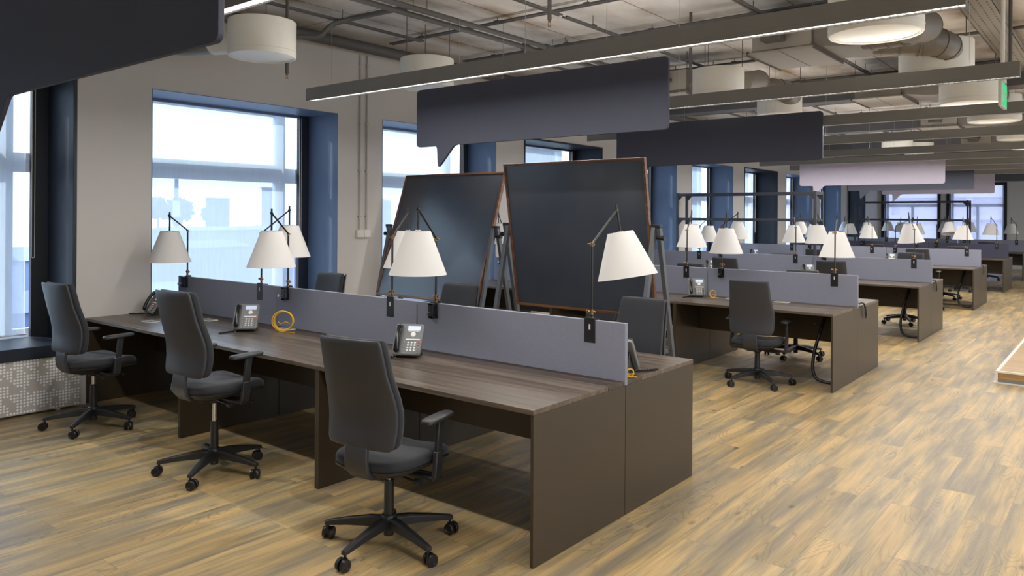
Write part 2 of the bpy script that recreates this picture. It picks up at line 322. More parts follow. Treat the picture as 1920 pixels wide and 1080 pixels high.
def tag(o, label=None, cat=None, group=None, kind=None):
    if label: o['label'] = label
    if cat: o['category'] = cat
    if group: o['group'] = group
    if kind: o['kind'] = kind
    return o
def empty(name, loc=(0, 0, 0), rz=0):
    o = bpy.data.objects.new(name, None); COL.objects.link(o); o.location = loc; o.rotation_euler = (0, 0, rz); o.empty_display_size = .1; return o
def copy_tree(o, parent=None):
    c = o.copy(); COL.objects.link(c)
    if parent: c.parent = parent
    for ch in KIDS.get(o.name, [x for x in bpy.data.objects if x.parent == o]): copy_tree(ch, c)
    return c
KIDS = {}
def freeze(o):
    ks = [x for x in bpy.data.objects if x.parent == o]; KIDS[o.name] = ks
    for k in ks: freeze(k)
def superring(cx, cy, z, hx, hy, e=.35, n=28, fn=None):
    out = []
    for k in range(n):
        t = 2 * math.pi * k / n; c = math.cos(t); s_ = math.sin(t)
        x = cx + hx * math.copysign(abs(c) ** e, c); y = cy + hy * math.copysign(abs(s_) ** e, s_)
        out.append(fn(x, y, z) if fn else (x, y, z))
    return out
def struct(o): o['kind'] = 'structure'; return o

# ------------------------------------------------------------------ room shell
XW = -4.87; YB = -6.9; YE = 26.9; XR = 9.0; ZC = 3.68; XG = -5.40
b = MB(); b.box(XW - .02, XR, YB, YE, -.12, 0); struct(b.build('floor', M_floor, smooth=False))
b = MB(); b.box(XG - .25, XR + .2, YB - .2, YE + .5, ZC, ZC + .25); struct(b.build('ceiling', M_ceil, smooth=False))
WZ0, WZ1 = .54, 2.80
wins = [(.568 + 2.80 * k, 2.70 + 2.80 * k) for k in range(-2, 9)]
b = MB()
b.box(XG, XW, YB, YE + .5, 0, WZ0); b.box(XG, XW, YB, YE + .5, WZ1, ZC)
ys = [YB] + [y for w_ in wins for y in w_] + [YE + .5]
for i in range(0, len(ys), 2): b.box(XG, XW, ys[i], ys[i + 1], WZ0, WZ1)
struct(b.build('wall_left', M_wall, smooth=False))
# end wall with two windows
b = MB(); EW = [(-4.72, -2.93), (-2.66, -1.0)]
b.box(XW, XR, YE, YE + .45, 0, WZ0); b.box(XW, XR, YE, YE + .45, WZ1, ZC)
xs = [XW] + [x for e_ in EW for x in e_] + [XR]
for i in range(0, len(xs), 2): b.box(xs[i], xs[i + 1], YE, YE + .45, WZ0, WZ1)
struct(b.build('wall_far', M_wall, smooth=False))
b = MB(); b.box(XG, XR + .2, YB - .2, YB, 0, ZC); struct(b.build('wall_back', M_wall, smooth=False))
b = MB()
ry = [(-5 + 4.2 * k, -1.9 + 4.2 * k) for k in range(0, 8)]  # unseen window openings, added to let in sky fill
b.box(XR, XR + .2, YB, YE + .5, 0, .5); b.box(XR, XR + .2, YB, YE + .5, 3.1, ZC)
ys = [YB] + [y for w_ in ry for y in w_] + [YE + .5]
for i in range(0, len(ys), 2): b.box(XR, XR + .2, ys[i], ys[i + 1], .5, 3.1)
struct(b.build('wall_right', M_wall, smooth=False))
# skirting
b = MB(); b.box(XW, XW + .012, -.09, YE, 0, .08); struct(b.build('baseboard_left', M_wall, smooth=False))
b = MB(); b.box(XW, XR, YE - .012, YE, 0, .08); struct(b.build('baseboard_far', M_wall, smooth=False))

# windows on the left wall
def window(idx, y0, y1, dark):
    root = empty('window_%d' % idx, (XG, (y0 + y1) / 2, WZ0)); struct(root)
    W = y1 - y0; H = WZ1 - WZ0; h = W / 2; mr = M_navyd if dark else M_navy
    D = XW - XG
    b = MB(); t = .006   # lining of the deep reveal
    b.box(.0, D + .004, -h, -h + t, 0, H); b.box(.0, D + .004, h - t, h, 0, H); b.box(0, D + .004, -h + t, h - t, H - t, H); b.box(0, D + .03, -h + t, h - t, -.02, t * 2)
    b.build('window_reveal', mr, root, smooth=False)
    if dark:
        b = MB(); q = .022
        b.box(D, D + .012, -h - q, -h + .004, 0, H + q); b.box(D, D + .012, h - .004, h + q, 0, H + q); b.box(D, D + .012, -h + .004, h - .004, H - .004, H + q)
        b.build('window_trim', M_black, root, smooth=False)
    # inner dark-blue surround posts at the blind
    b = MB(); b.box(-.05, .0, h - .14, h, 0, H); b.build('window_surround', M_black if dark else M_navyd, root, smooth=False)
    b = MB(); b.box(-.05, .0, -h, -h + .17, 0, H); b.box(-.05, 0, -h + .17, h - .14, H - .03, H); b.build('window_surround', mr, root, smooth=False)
    # white outer frame: upper sash, transom, lower sash
    b = MB(); x0, x1 = -.20, -.13; L, Rr = -h + .06, h - .296
    b.box(x0, x1, L - .1, L + .06, -.05, H + .1); b.box(x0, x1, Rr - .07, Rr + .055, -.05, H + .1); b.box(x0, x1, Rr + .055, h + .1, 1.47, 1.64); b.box(x0, x1, Rr + .055, h + .1, -.05, .07)
    b.box(x0, x1, L + .06, Rr - .07, 1.47, 1.64); b.box(x0, x1, L + .06, Rr - .07, -.05, .07); b.box(x0, x1, L + .06, Rr - .07, H - .03, H + .1)
    b.box(x0 + .01, x1 + .02, L + .06, Rr - .09, 1.57, 1.67)
    b.build('window_frame', M_pvc, root, bevel=.004)
    b = MB(); b.box(x0 + .03, x0 + .036, L, Rr, 0, H + .05); b.build('window_pane', M_glass, root, smooth=False)
    # roller blind
    b = MB(); b.box(-.035, -.0335, -h + .175, h - .176, .03, H - .03); b.build('roller_blind', M_blind, root, smooth=False)
    b = MB(); b.cyl((-.034, -h + .175, .03), (-.034, h - .165, .03), .010); b.build('blind_bottom_rail', M_steel, root)
    b = MB()
    b.tube([(.012, h - .13 + .012 * math.cos(a), .72 + .012 * math.sin(a)) for a in [R(180 + 20 * k) for k in range(10)]] + [(.012, h - .118, H - .03)], .0028, 6)
    b.tube([(.012, h - .142, .72), (.012, h - .142, H - .03)], .0028, 6)
    b.build('bead_chain', M_white, root)
for i, (y0, y1) in enumerate(wins):
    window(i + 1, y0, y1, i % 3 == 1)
for i, (x0, x1) in enumerate(EW):
    root = empty('window_%d' % (12 + i), ((x0 + x1) / 2, YE, WZ0)); struct(root)
    h = (x1 - x0) / 2; H = WZ1 - WZ0
    b = MB()
    for s_ in (-1, 1): b.box(s_ * h - .045, s_ * h + .045, -.03, .3, 0, H + .045)
    b.box(-h + .045, h - .045, -.03, .3, H - .045, H + .045); b.box(-h + .045, h - .045, -.03, .3, -.03, .03)
    b.build('window_trim', M_black, root, smooth=False)
    b = MB(); b.box(-h + .045, h - .045, .34, .40, 1.5, 1.6); b.box(-h + .045, -h + .12, .34, .4, 0, H); b.box(h - .12, h - .045, .34, .4, 0, H); b.box(-.04, .04, .34, .4, 0, 1.5)
    b.build('window_frame', M_pvc, root)
    b = MB(); b.box(-h + .05, h - .05, .36, .366, 0, H); b.build('window_pane', M_glass, root, smooth=False)
    b = MB(); b.box(-h + .06, h - .06, .2, .2015, .05, H - .05); b.build('roller_blind', M_blind, root, smooth=False)
for i, (y0, y1) in enumerate(ry):  # frames for the added fill openings in the right wall
    root = empty('window_%d' % (14 + i), (XR + .1, (y0 + y1) / 2, .5)); struct(root)
    h = (y1 - y0) / 2; b = MB()
    b.box(-.04, .04, -h, -h + .08, 0, 2.6); b.box(-.04, .04, h - .08, h, 0, 2.6); b.box(-.04, .04, -h, h, 0, .08); b.box(-.04, .04, -h, h, 2.52, 2.6); b.box(-.04, .04, -.04, .04, 0, 2.6)
    b.build('window_frame', M_pvc, root)

# window seat board + perforated radiator cover under the nearest window in view
b = MB(); b.box(XW + .001, XW + .10, -2.3, -.10, .455, .555); tag(b.build('window_sill_board', M_navyd, bevel=.004), 'dark navy sill board under the leftmost window', 'window sill')
rc = empty('radiator_cover', (XW, -1.2, 0)); tag(rc, 'pale perforated radiator cover below the leftmost window', 'radiator cover')
b = MB(); b.box(.075, .080, -1.1, 1.125, .02, .452); b.build('perforated_panel', M_perf, rc, smooth=False)
b = MB(); b.box(.002, .075, 1.112, 1.125, .02, .452); b.box(.002, .075, -1.1, -1.087, .02, .452); b.box(.004, .07, -1.0, -.97, 0, .04); b.box(.004, .07, .95, .98, 0, .04)
b.build('side_cheek', M_white, rc, smooth=False)

# ------------------------------------------------------------------ desks
ROWS = [0, 4.635, 8.418, 12.997, 17.2, 21.25]
ROWN = ['front', 'second', 'third', 'fourth', 'fifth', 'rearmost']
UW = 1.633; DD = .84; HT = .74
UX = [0, -UW, -2 * UW]      # right-hand edge of each desk unit
POSN = ['at the aisle end', 'in the middle', 'at the window end']
desk0 = empty('desk')       # origin: floor, front edge (y=0), right edge (x=0)
b = MB(); b.box(-UW + .0005, -.0005, 0, .66, HT - .025, HT); b.build('desktop', [M_top], desk0, bevel=.0015)
b = MB(); b.box(-UW + .0005, -.0005, .663, DD - .018, HT - .025, HT - .001); b.build('cable_flap', M_strip, desk0, bevel=.0015)
for x0 in (-UW + .0005, -.0185):
    b = MB(); b.box(x0, x0 + .018, .004, DD - .002, 0.002, HT - .0255); b.build('side_panel', M_panel, desk0, bevel=.001)
b = MB(); b.box(-UW + .019, -.019, .60, .618, .385, HT - .0255)
b.build('modesty_panel', M_panel, desk0, bevel=.001)
b = MB()
for xx in (-.35, -1.28): b.cyl((xx, .5985, .56), (xx, .601, .56), .006, n=10)
b.build('panel_screw', M_chrome, desk0)
freeze(desk0)
first = True
desk_parts = []
for r, y in enumerate(ROWS):
    for side in (0, 1):
        for k, x in enumerate(UX):
            o = desk0 if first else copy_tree(desk0); first = False
            uw = UW if k < 2 else 1.598      # the unit against the window wall is a touch narrower
            o.scale = (uw / UW, 1, 1)
            if side == 0: o.location = (x, y, 0); o.rotation_euler = (0, 0, 0)
            else: o.location = (x - uw, y + 2 * DD, 0); o.rotation_euler = (0, 0, math.pi)
            tag(o, 'dark brown desk in the %s row, %s side of the screens, %s' % (ROWN[r], ['near', 'far'][side], POSN[k]), 'desk', 'office desks in six double rows')

# felt desk screens
def screen(mat_): 
    b = MB(); b.box(-UW + .002, -.002, -.0145, .0145, .716, 1.058); return b.build('desk_screen', mat_, None, bevel=.003)
sc0 = screen(M_felt); sc1 = screen(M_feltd); used = [False, False]
for r, y in enumerate(ROWS):
    for k, x in enumerate(UX):
        i = 1 if r == 4 else 0; base = (sc0, sc1)[i]
        o = base if not used[i] else base.copy()
        if used[i]: COL.objects.link(o)
        used[i] = True
        o.location = (x + (.006 if k == 0 else 0), y + DD, 0); o.scale = (1 if k < 2 else .978, 1, 1)
        tag(o, '%s felt desk screen on the %s desk row, %s' % ('dark grey' if i else 'light grey', ROWN[r], POSN[k]), 'desk screen', 'felt screens along the desk rows')

# ------------------------------------------------------------------ office chair (faces +Y), parts
def build_chair():
    root = empty('office_chair'); P = []
    bs = empty('tmp')  # base group not used as object
    bpy.data.objects.remove(bs)
    RB = .325
    # star base
    b = MB()
    b.lathe([(.001, .155), (.034, .155), (.042, .14), (.040, .085), (.026, .078), (.026, .05), (.001, .05)], 20)
    for k in range(5):
        a = R(72 * k); Mz = Matrix.Rotation(a, 4, 'Z')
        rings = []
        for x, zc, w_, h_ in [(.02, .118, .05, .052), (.10, .116, .044, .05), (.22, .103, .036, .036), (RB - .012, .088, .031, .026), (RB + .012, .084, .028, .02)]:
            rings.append([(x, w_ / 2, zc - h_ / 2), (x, w_ / 2, zc + h_ * .3), (x, w_ * .3, zc + h_ / 2), (x, -w_ * .3, zc + h_ / 2), (x, -w_ / 2, zc + h_ * .3), (x, -w_ / 2, zc - h_ / 2)])
        b.loft(rings, True, Mz)
    star = b.build('star_base', M_chairplast, root, bevel=.002)
    for k in range(5):
        a = R(72 * k)
        b = MB(); b.cyl((0, 0, .05), (0, 0, .079), .007, n=8)
        b.add([], [])
        for s_ in (-1, 1):
            x0 = s_ * .008; x1 = s_ * .027
            rr = [(.004, x0), (.027, x0), (.030, x0 + s_ * .003), (.030, x1 - s_ * .004), (.027, x1), (.018, x1), (.016, x1 - s_ * .003), (.002, x1 - s_ * .003)]
            rings = [[(-.012 + r_ * math.cos(2 * math.pi * q / 20), t, .030 + r_ * math.sin(2 * math.pi * q / 20)) for q in range(20)] for r_, t in rr]
            b.loft(rings)
        b.box(-.02, .010, -.008, .008, .028, .058)
        c = b.build('caster', M_rub, star); c.location = (RB * math.cos(a), RB * math.sin(a), 0)
        c.rotation_euler = (0, 0, random.uniform(0, 6.28))
    b = MB(); b.cyl((0, 0, .15), (0, 0, .325), .026, .024, 18); b.build('column_sleeve', M_chairplast, root)
    up_ = []
    b = MB(); b.cyl((0, 0, .16), (0, 0, .385), .0135, n=16); up_.append(b.build('gas_lift', M_chrome, root))
    # mechanism and lower seat shell
    b = MB(); b.box(-.07, .07, -.13, .10, .365, .405)
    b.cyl((0, 0, .335), (0, 0, .37), .03, .04, 16)
    up_.append(b.build('tilt_mechanism', M_dark, root, bevel=.01))
    b = MB()
    def bend(x, y, z):   # seat dips to rear, waterfall at front
        z2 = z - max(0, y - .17) ** 2 * 4.2 + .010 * math.cos(min(1, abs(x) / .24) * math.pi) * -.8
        return (x * (1 - .7 * max(0, -y - .06)), y, z2)
    b.loft([superring(0, .0, .385, .12, .12, .5, 28, bend), superring(0, .01, .398, .19, .19, .4, 28, bend), superring(0, .018, .420, .228, .232, .36, 28, bend), superring(0, .018, .432, .232, .236, .36, 28, bend)])
    up_.append(b.build('seat_shell', M_chairplast, root))
    b = MB()
    b.loft([superring(0, .02, z, .230 - i_, .236 - i_, .38, 36, bend) for z, i_ in [(.430, .010), (.436, .002), (.455, 0), (.472, .006), (.480, .018), (.484, .04), (.485, .09), (.485, .16)]])
    up_.append(b.build('seat', M_fabric, root, ang=60))
    # backrest cushion and shell
    zs = [.545, .548, .556, .575, .61, .66, .72, .78, .84, .90, .96, 1.01, 1.045, 1.06, 1.068, 1.07]
    def yc(z):
        t = (z - .545) / .525
        return -.222 + .014 * math.sin(min(1, t * 1.6) * math.pi) - .078 * max(0, t - .25) ** 1.3 / (.75 ** 1.3)
    def hw(z):
        t = (z - .545) / .525
        return .205 + .012 * math.sin(min(1, t * 1.5) * math.pi) - .018 * max(0, t - .3) / .7
    def edge(z):
        if z < .585: q = (z - .545) / .04; return math.sqrt(max(0, 1 - (1 - q) ** 2))
        if z > 1.04: q = (1.07 - z) / .03; return math.sqrt(max(0, 1 - (1 - min(1, q)) ** 2))
        return 1
    def backring(z, y0, t0, inset, ex):
        e_ = edge(z); H_ = hw(z) - inset - (1 - e_) * (.028 if z < .7 else .010); out = []
        T = t0 * (.25 + .75 * e_)
        for k in range(32):
            a = 2 * math.pi * k / 32; c = math.cos(a); s_ = math.sin(a)
            x = H_ * math.copysign(abs(c) ** .4, c); yy = T * math.copysign(abs(s_) ** ex, s_)
            bow = .032 * (abs(x) / .22) ** 2.2
            out.append((x, yc(z) + y0 + yy + bow, z))
        return out
    b = MB(); b.loft([backring(z, .024, .028, .004, .45) for z in zs]); up_.append(b.build('backrest', M_fabric, root, ang=60))
    b = MB(); b.loft([backring(z, -.016, .014, .0, .5) for z in zs]); bk = b.build('back_shell', M_chairshell, root, ang=60); up_.append(bk)
    # J-shaped back bar
    b = MB(); b.sweep([(0, -.222, .60), (0, -.236, .54), (0, -.242, .49), (0, -.232, .435), (0, -.20, .400), (0, -.15, .386), (0, -.08, .380)], [.13, .135, .14, .14, .135, .12, .10], .022)
    up_.append(b.build('back_bar', M_chairshell, root, bevel=.006))
    # armrests
    for s_ in (-1, 1):
        b = MB()
        def bar(pts, w_, t_):
            rings = []
            for (x, y, z) in pts: rings.append([(s_ * x - t_ / 2, y - w_ / 2, z), (s_ * x + t_ / 2, y - w_ / 2, z), (s_ * x + t_ / 2, y + w_ / 2, z), (s_ * x - t_ / 2, y + w_ / 2, z)])
            b.loft(rings)
        bar([(.268, .03, .375), (.270, .035, .40), (.270, .045, .50)], .055, .026)
        bar([(.270, .045, .50), (.268, .055, .58), (.266, .066, .648)], .044, .022)
        b.box(min(s_ * .06, s_ * .27), max(s_ * .06, s_ * .27), .005, .05, .360, .378)
        arm = b.build('armrest', M_chairplast, root, bevel=.005); up_.append(arm)
        b = MB()
        b.loft([superring(s_ * .262, .05, z, .040 - i_, .122 - i_, .55, 24, lambda x, y, z: (x + s_ * (y - .05) * -.10, y, z)) for z, i_ in [(.648, .008), (.652, .001), (.664, 0), (.669, .004), (.672, .014)]])
        pad = b.build('arm_pad', M_chairplast, arm, ang=50)
    # levers
    b = MB(); b.tube([(.07, .06, .375), (.14, .08, .368), (.20, .10, .362), (.245, .115, .350)], [.006, .006, .007, .009], 8)
    b.tube([(.07, -.03, .37), (.17, -.03, .36), (.21, -.03, .358)], .007, 8); b.cyl((.19, -.03, .358), (.225, -.03, .358), .016, n=14)
    up_.append(b.build('adjustment_lever', M_dark, root))
    freeze(root)
    return root, [o.name for o in up_], star.name
chair0, UPN, STARN = build_chair()
UPBASE = set(UPN)
cfirst = [True]
def place_chair(x, y, rz, dz=0, base=None, label=''):
    if cfirst[0]:
        o = chair0; kids = KIDS[chair0.name]; src = kids; cfirst[0] = False
    else:
        o = chair0.copy(); COL.objects.link(o); kids = []; src = KIDS[chair0.name]
        for ch in src: 
            c = copy_tree(ch, o); kids.append(c)
    for s_, c in zip(src, kids):
        c.location = (0, 0, dz if s_.name in UPBASE else 0)
        if s_.name == STARN: c.rotation_euler = (0, 0, (base if base is not None else 0.3) - rz)
    o.location = (x, y, 0); o.rotation_euler = (0, 0, rz)
    tag(o, label, 'office chair', 'black office chairs at the desks')
    return o
# the first call must be made last for chair0 (its children are the source); so park copies first
CH = []
def chair(*a, **k): CH.append((a, k))
chair(-.72, -.24, R(8), 0, R(64), 'black office chair nearest the camera, at the aisle end of the front desk row')
chair(-2.39, -.22, R(3), .105, R(18), 'middle black office chair of the three along the front desk row, raised on chrome lift')
chair(-4.07, -.26, R(5), .055, R(25), 'black office chair on the near side of the front desk row, beside the radiator cover')
chair(-.62, 1.86, R(176), -.02, R(10), 'black office chair behind the front desk screens, beside the right chalkboard')
chair(-2.40, 1.86, R(184), -.03, R(40), 'black office chair behind the front desk row, showing below the left chalkboard')
chair(-4.25, 1.90, R(186), -.03, R(20), 'black office chair behind the front desk row, against the second window')
chair(-.70, 4.58, R(4), -.03, R(29), 'black office chair on the near side of the second desk row, at the aisle end')
chair(-.90, 6.30, R(183), -.06, R(50), 'black office chair seen under the aisle-end desk of the second row, on its far side')
chair(-2.35, 4.55, R(-8), -.05, R(10), 'black office chair at the second desk row, mostly behind the right chalkboard')
chair(-.98, 8.08, R(8), .0, R(0), 'black office chair on the near side of the third desk row, at the aisle end')
chair(-2.55, 8.32, R(2), -.03, R(33), 'black office chair on the near side of the third desk row, in the middle')
chair(-2.45, 6.45, R(180), -.05, R(12), 'black office chair on the far side of the second desk row, at the middle desk')
chair(-3.9, 6.45, R(178), -.05, R(22), 'black office chair on the far side of the second desk row, by the window wall')
chair(-.56, 10.30, R(174), .03, R(7), 'black office chair on the far side of the third desk row, at the aisle end')
chair(-2.5, 10.2, R(188), -.05, R(19), 'black office chair on the far side of the third desk row, in the middle')
chair(-3.95, 10.15, R(178), -.06, R(60), 'black office chair on the far side of the third desk row, at the window end')
chair(-.76, 12.6, R(-4), .03, R(14), 'black office chair on the near side of the fourth desk row, nearest its aisle end')
chair(-2.6, 12.7, R(5), -.04, R(38), 'black office chair on the near side of the fourth desk row, in the middle')
chair(-.8, 14.85, R(182), -.05, R(30), 'black office chair on the far side of the fourth desk row, at the aisle end')
chair(-2.4, 14.9, R(176), -.05, R(3), 'black office chair on the far side of the fourth desk row, in the middle')
chair(-.85, 17.0, R(3), -.05, R(35), 'black office chair on the near side of the fifth desk row, at the aisle end')
chair(-2.5, 17.0, R(-5), -.05, R(55), 'black office chair on the near side of the fifth desk row, in the middle')
chair(-.8, 21.1, R(5), -.05, R(44), 'black office chair on the near side of the rearmost desk row, at the aisle end')
for a, k in CH[1:]:
    cfirst[0] = False; place_chair(*a[:5], label=a[5])
cfirst[0] = True; a = CH[0][0]; place_chair(*a[:5], label=a[5])

# ------------------------------------------------------------------ desk lamps
RHO = .34
def build_lamp():
    root = empty('desk_lamp')     # origin: top edge of screen below the pole; body side faces -Y
    b = MB(); b.prism([(-.036, -.128), (.036, -.128), (.036, .012), (-.036, .012)], 'Y', .0150, .0195)
    b.box(-.036, .036, -.02, .0195, .0008, .0045)
    b.build('clamp_plate', M_dark, root, bevel=.0015)
    b = MB(); b.box(-.0055, .0055, .0193, .0203, -.055, -.025); b.build('plate_slot', M_white, root)
    b = MB(); b.box(-.02, .02, -.052, -.0155, -.10, -.086); b.box(-.02, .02, -.052, -.046, -.10, .0); b.box(-.036, .036, -.0225, -.0155, -.10, .0005)
    b.box(-.02, .02, -.052, -.016, -.012, .0005)
    b.build('clamp_body', M_dark, root, bevel=.0015)
    b = MB(); b.cyl((0, -.085, -.062), (0, -.046, -.062), .004, n=8); b.cyl((0, -.092, -.062), (0, -.083, -.062), .011, n=12); b.build('clamp_screw', M_steel, root)
    b = MB(); b.cyl((0, 0, .004), (0, 0, .43), .0075, n=10); b.build('pole', M_gun, root)
    b = MB(); b.cyl((0, 0, .028), (0, 0, .058), .0115, n=12); b.cyl((-.026, 0, .045), (.026, 0, .045), .0052, n=8); b.cyl((.022, 0, .045), (.032, 0, .045), .009, n=10); b.cyl((0, 0, .004), (0, 0, .016), .013, n=12)
    b.build('pole_collar', M_brass, root)
    b = MB(); b.cyl((-.016, 0, .428), (.016, 0, .428), .006, n=10); b.cyl((0, 0, .416), (0, 0, .438), .0092, n=12); b.cyl((.014, 0, .428), (.028, 0, .428), .005, n=10)
    b.build('elbow_joint', M_brass, root)
    E = Vector((RHO, 0, .195)); L = E.length
    b = MB(); b.cyl((0, 0, 0), (L, 0, 0), .0066, n=8); arm = b.build('arm', M_gun, root); arm.location = (0, 0, .43); arm.rotation_euler = (0, -math.atan2(.195, RHO), 0)
    hd = MB(); hd.cyl((0, 0, -.145), (0, 0, .035), .0076, n=10); hd.cyl((-.012, 0, 0), (.012, 0, 0), .0085, n=10)
    rod = hd.build('head_rod', M_gun, root); rod.location = (RHO, 0, .625)
    b = MB(); rt_, rb, h_ = .078, .182, .275
    b.lathe([(rt_, 0), (rb, -h_), (rb - .0025, -h_), (rt_ - .0025, -.0), (rt_, 0)], 48, (0, 0, -.135)); sh_ = b.build('lamp_shade', M_shade, rod)
    b = MB(); 
    for k in range(3): 
        a = R(120 * k); b.cyl((0, 0, -.142), ((rt_ - .003) * math.cos(a), (rt_ - .003) * math.sin(a), -.139), .0022, n=6)
    b.tube([(rt_ * .985 * math.cos(R(15 * k)), rt_ * .985 * math.sin(R(15 * k)), -.136) for k in range(24)], .002, 6, True)
    b.build('shade_ring', M_gun, rod)
    b = MB(); b.lathe([(.001, -.13), (.017, -.13), (.019, -.20), (.001, -.20)], 14); b.lathe([(.012, -.20), (.026, -.225), (.03, -.25), (.02, -.275), (.001, -.283)], 14); b.build('bulb_holder', M_white, rod)
    freeze(root); return root
lamp0 = build_lamp()
def place_lamp(o, x, ry_, az, far, label, dz=0, tilt=0):
    o.location = (x, ry_ + DD, 1.059); o.rotation_euler = (0, 0, math.pi if far else 0)
    az2 = R(az) - (math.pi if far else 0)
    for c in [c for c in bpy.data.objects if c.parent == o]:
        n_ = c.name.split('.')[0]
        if n_ == 'arm': c.rotation_euler = (0, -math.atan2(.195 + dz, RHO), az2)
        if n_ == 'head_rod': c.location = (RHO * math.cos(az2), RHO * math.sin(az2), .625 + dz); c.rotation_euler = (tilt * math.sin(az2), -tilt * math.cos(az2), az2)
    tag(o, label, 'desk lamp', 'white-shaded lamps clamped on the desk screens')
SLOT = [(-.226, 1), (-1.464, 0), (-1.896, 1), (-3.132, 0), (-3.508, 1), (-4.72, 0)]
AZ = {0: [97, 295, 118, 304, 104, 306], 1: [103, 301, 107, 300, 95, 300], 2: [114, 271, 114, 345, 89, 300], 3: [110, 345, 116, 300, 80, 290], 4: [117, 326, 100, 300, 95, 300], 5: [118, 300, 110, 285, 95, 290]}
PL = ['nearest the aisle', 'second from the aisle', 'third from the aisle', 'fourth from the aisle', 'fifth from the aisle', 'nearest the window wall']
jobs = []
for r in range(6):
    for k, (x, far) in enumerate(SLOT):
        jobs.append((r, k, x, far))
lamps = [lamp0] + [copy_tree(lamp0) for _ in jobs[1:]]
for o, (r, k, x, far) in zip(lamps, jobs):
    dz = {(0, 0): 0, (0, 1): .0, (0, 5): -.06, (0, 3): -.03, (0, 4): .0}.get((r, k), random.uniform(-.06, .02))
    tilt = {(0, 0): R(10), (2, 0): R(6), (3, 1): R(-12), (4, 1): R(16)}.get((r, k), 0)
    place_lamp(o, x, ROWS[r], AZ[r][k], far, 'desk lamp with white cone shade on the %s desk row, %s' % (ROWN[r], PL[k]), dz, tilt)

# ------------------------------------------------------------------ desk phones
def build_phone():
    root = empty('desk_phone')   # origin: desk surface under the front edge, faces -Y
    T = Matrix.Rotation(R(58), 4, 'X')    # face plane: tilt back
    W, H = .186, .212
    b = MB(); b.loft([superring(0, H / 2, z, W / 2 - i_, H / 2 - i_, .18, 32) for z, i_ in [(-.026, .004), (-.022, 0), (-.004, 0), (0, .004)]], True, Matrix.Translation((0, 0, .026)) @ T)
    b.build('phone_body', M_phone, root)
    b = MB(); b.prism([(.02, .0), (.155, .0), (.13, .03), (.105, .13), (.07, .08)], 'X', -.07, .07); b.build('phone_stand', M_handset, root, bevel=.004)
    F = Matrix.Translation((0, 0, .026)) @ T
    def face(name, rects, m, z0=.0002, z1=.003):
        b = MB()
        for (x0, x1, y0, y1) in rects: b.box(x0, x1, y0, y1, z0, z1, F)
        return b.build(name, m, root, smooth=False)
    face('phone_screen', [(-.010, .072, .165, .195)], M_lcd)
    b = MB(); b.loft([[(.030 + r_ * math.cos(2 * math.pi * k / 20), .138 + r_ * math.sin(2 * math.pi * k / 20), z) for k in range(20)] for r_, z in [(.0165, .0), (.0165, .003), (.014, .004)]], True, F); b.build('navigation_button', M_key, root)
    face('label_strip', [(-.014, .078, .098, .107)], M_key)
    face('soft_key_bar', [(-.006, .068, .158, .162)], M_key)
    b = MB()
    for i in range(3):
        for j in range(4):
            cx = .006 + i * .022; cy = .082 - j * .0175
            b.loft([[(cx + r_ * math.cos(2 * math.pi * k / 10), cy + r_ * .85 * math.sin(2 * math.pi * k / 10), z) for k in range(10)] for r_, z in [(.0068, .0), (.006, .004)]], True, F)
    b.build('keypad', M_key, root)
    b = MB()
    for j in range(5):
        for cx in (-.018, .074):
            if cx > 0 and j == 0: continue
            b.loft([[(cx + r_ * math.cos(2 * math.pi * k / 10), .082 - j * .0175 + r_ * .7 * math.sin(2 * math.pi * k / 10), z) for k in range(10)] for r_, z in [(.0062, .0), (.005, .003)]], True, F)
    b.build('function_keys', M_handset, root)
    face('red_key', [(.066, .082, .078, .088)], M_red)
    # handset
    b = MB(); pts = []; rr = []
    N = 16
    rings = []
    for i in range(N + 1):
        t = i / N; y = .008 + t * .195
        z = .014 + .016 * math.sin(t * math.pi)
        wx = .0205 - .006 * math.sin(t * math.pi); hz = .015 - .003 * math.sin(t * math.pi)
        e_ = min(t, 1 - t) / .08
        q = math.sqrt(max(.04, 1 - (1 - min(1, e_)) ** 2)); wx *= q; hz *= q
        x = -.060
        rings.append([(x + wx * math.copysign(abs(math.cos(a)) ** .7, math.cos(a)), y, z + hz * math.copysign(abs(math.sin(a)) ** .7, math.sin(a))) for a in [2 * math.pi * k / 16 for k in range(16)]])
    b.loft(rings, True, F); b.build('handset', M_handset, root, ang=60)
    b = MB(); P = []
    for i in range(60):
        t = i / 59; a = t * math.pi * 1.0
        P.append((-.075 - .085 * math.sin(a) , -.0 - .11 * math.sin(a * 1.0) + t * .03, .008 + .002 * math.sin(i * 2.2)))
    b.tube(P, .0045, 6); b.build('handset_cord', M_handset, root)
    freeze(root); return root
ph0 = build_phone()
PH = [(-1.395, .50, 30, 'desk phone beside the back of the nearest chair, front desk row'),
      (-3.12, .44, 44, 'desk phone with yellow cable beside it, front desk row, middle desk'),
      (-4.64, .42, -8, 'desk phone turned sideways by the wall, window end of the front desk row'),
      (-.15, 1.10, 186, 'desk phone behind the screen end of the front desk row, back showing'),
      (-1.62, 5.16, 30, 'desk phone with orange-yellow cable on the near side of the second desk row'),
      (-3.12, 8.86, 25, 'desk phone on the near side of the third desk row, middle desk'),
      (-1.56, 8.86, 35, 'desk phone on the near side of the third desk row, closest to its aisle end'),
      (-3.75, 14.2, 170, 'desk phone on the far side of the fourth desk row, window end'),
      (-4.2, 13.4, 5, 'desk phone on the near side of the fourth desk row, window end'),
      (-1.5, 13.5, 0, 'desk phone on the near side of the fourth desk row, closest to the aisle')]
phs = [ph0] + [copy_tree(ph0) for _ in PH[1:]]
for o, (x, y, a, lb) in zip(phs, PH):
    o.location = (x, y, HT); o.rotation_euler = (0, 0, R(a)); tag(o, lb, 'desk phone', 'grey desk phones')

